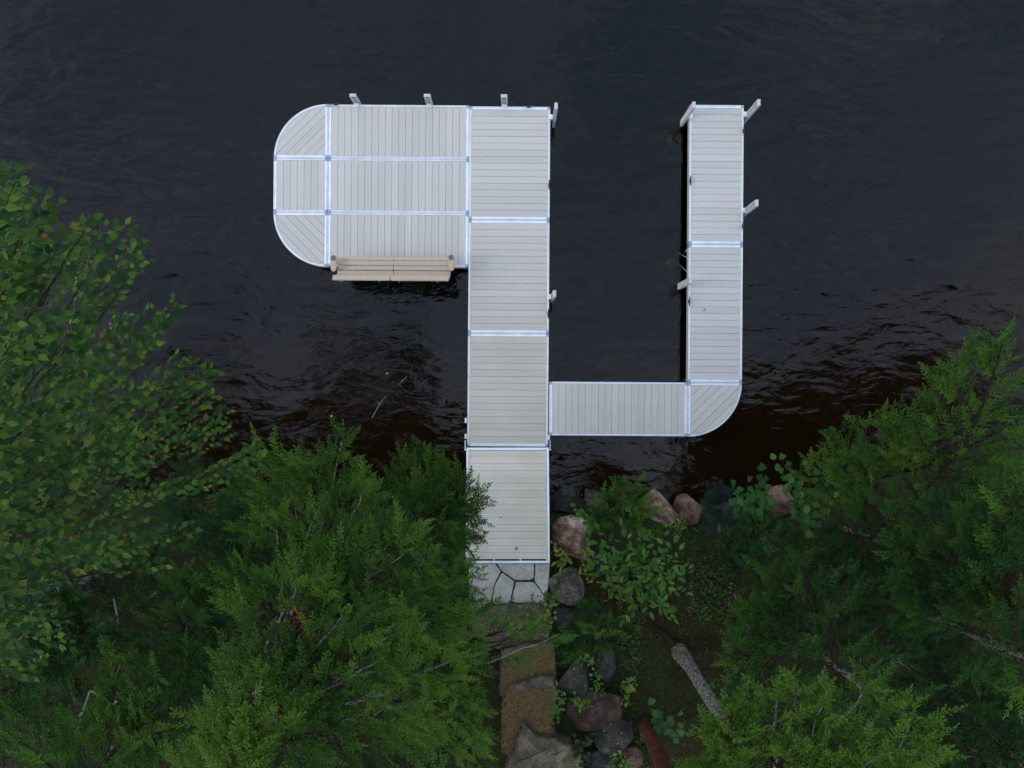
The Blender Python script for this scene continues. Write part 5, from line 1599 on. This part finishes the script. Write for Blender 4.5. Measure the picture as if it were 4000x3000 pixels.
def pine_crown_mesh(seed, z0, z1, rad):
    r = random.Random(seed)
    sp = Sprays(PINE_TUFT)
    st = random.getstate(); random.seed(seed)
    tw = MB()
    nlimb = 46
    for i in range(nlimb):
        f = (i + r.random()) / nlimb
        z = z0 + (z1 - z0) * f
        rr = rad * (1 - f * .72) * r.uniform(.6, 1.1)
        a = i * 2.4 + r.uniform(-.3, .3)
        d = Vector((math.cos(a), math.sin(a), r.uniform(.05, .3)))
        tw.tube([Vector((0, 0, z)), Vector((0, 0, z)) + d * rr * .6, Vector((0, 0, z)) + d * rr + Vector((0, 0, .2))], [.05, .03, .01], 4, False)
        for k in range(30):
            t = r.uniform(.3, 1.0)
            w = (1 - t) * .5 + .35
            p = Vector((0, 0, z)) + d * rr * t + Vector((r.gauss(0, w), r.gauss(0, w), r.gauss(.1, .25)))
            sp.add(p, d + Vector((r.gauss(0, .5), r.gauss(0, .5), .4)), r.uniform(.55, .95), None, r.random())
    random.setstate(st)
    return sp, tw


def red_pine(x, y, h, rad, r0, label, src=None, seed=1):
    z = ground_z(x, y) - .05
    root = empty('red_pine_tree', (x, y, z)); tag(root, label, 'tree', 'tall red pines behind the clearing')
    if src is None:
        hs = [0, .5, h * .3, h * .7, h]
        t = MB().tube([(0.02 * math.sin(k), 0.03 * k, k) for k in hs], [r0 * 1.15, r0, r0 * .85, r0 * .55, .03], 14)
        tr_me = mesh('trunk', t.v, t.f, M_REDPINE, True)
        sp, tw = pine_crown_mesh(seed, h * .58, h, rad)
        link('trunk', tr_me, root)
        tw.build('branches', M_TWIG, root, True)
        sp.build('foliage', M_PINE, root)
    else:
        for ch in src.children:
            c_ = ch.copy(); COL.objects.link(c_); c_.parent = root
            c_.matrix_parent_inverse = Matrix.Identity(4)
    root.rotation_euler = (0, 0, random.uniform(0, 6.28))
    return root


pb = P(2522, 2838, 1.35)
p0 = red_pine(pb.x, pb.y, 26, 4.6, .155, 'tall pine with rust red bare trunk at the lower edge', None, 4)
p0.rotation_euler = (0, 0, 0)
for (x, y, sc_, lab) in ((-5.2, -6.8, 1.22, 'tall red pine standing among the left cedars'), (8.2, -8.6, 1.0, 'tall red pine standing behind the right cedars'), (-10.0, -4.8, 1.1, 'tall red pine standing under the birch'),
                         (11.6, -3.6, 1.0, 'tall red pine on the bank past the leaning cedar'), (16.0, -2.2, 1.05, 'tall red pine on the bank right of the boat slip'), (20.8, -1.0, 1.05, 'outermost red pine on the right bank'),
                         (-15.5, -3.0, 1.1, 'tall red pine on the bank past the birch'), (3.0, -14.0, 1.0, 'tall red pine at the back of the clearing')):
    rp = red_pine(x, y, 0, 0, 0, lab, p0)
    rp.scale = (sc_, sc_, sc_)

# ------------------------------------------------------------------ small things on deck and water
def loose_leaf(px, py, z, size, rz, label, mat, me_out=BIRCH_OUT):
    me = leaf_mesh('fallen_leaf', mat, me_out, .25, .1, .2)
    o = link('fallen_leaf', me, None, P(px, py, z), (random.uniform(-.1, .1), random.uniform(-.1, .1), R(rz)))
    o.scale = (size,) * 3
    tag(o, label, 'leaf', 'fallen leaves')


loose_leaf(2015, 2148, .995, .075, 60, 'brown fallen leaf near the shore end of the ramp', M_BROWNLEAF)
loose_leaf(1953, 2022, .88, .05, 20, 'tiny brown fallen leaf halfway down the ramp', M_BROWNLEAF)
loose_leaf(2748, 1210, ZD + .012, .05, 10, 'brown fallen leaf on the boat slip finger', M_BROWNLEAF)
loose_leaf(2538, 1664, ZD + .012, .035, 80, 'pale fallen leaf on the cross section of the dock', M_GOLDLEAF)
loose_leaf(583, 1277, .012, .07, 100, 'gold leaf afloat near the birch', M_GOLDLEAF)
loose_leaf(1292, 1628, .012, .06, 40, 'gold leaf afloat left of the sunken stick', M_GOLDLEAF)
loose_leaf(1508, 1459, .012, .06, 10, 'gold leaf afloat above the sunken stick', M_GOLDLEAF)
stick = [P(1437, 1664, -.03), P(1460, 1620, .002), P(1482, 1580, .006), P(1505, 1550, -.004), P(1528, 1530, -.04), P(1556, 1502, -.006), P(1585, 1475, .004), P(1600, 1450, -.03), P(1610, 1438, .012), P(1606, 1430, .012)]
so = empty('sunken_stick', stick[0]); tag(so, 'thin bleached stick lying at the water surface left of the walkway', 'stick')
MB().tube([p - stick[0] for p in stick], [.006, .009, .009, .007, .006, .006, .006, .005, .004, .003], 6).build('stem', M_STICK, so, True)
mb = MB()
for (i, a, l) in ((2, 2.2, .10), (4, 1.9, .12), (5, -.6, .08)):
    p = stick[i] - stick[0]
    mb.tube([p, p + Vector((math.cos(a) * l, math.sin(a) * l, .01))], [.006, .003], 5)
mb.build('side_twig', M_STICK, so, True)
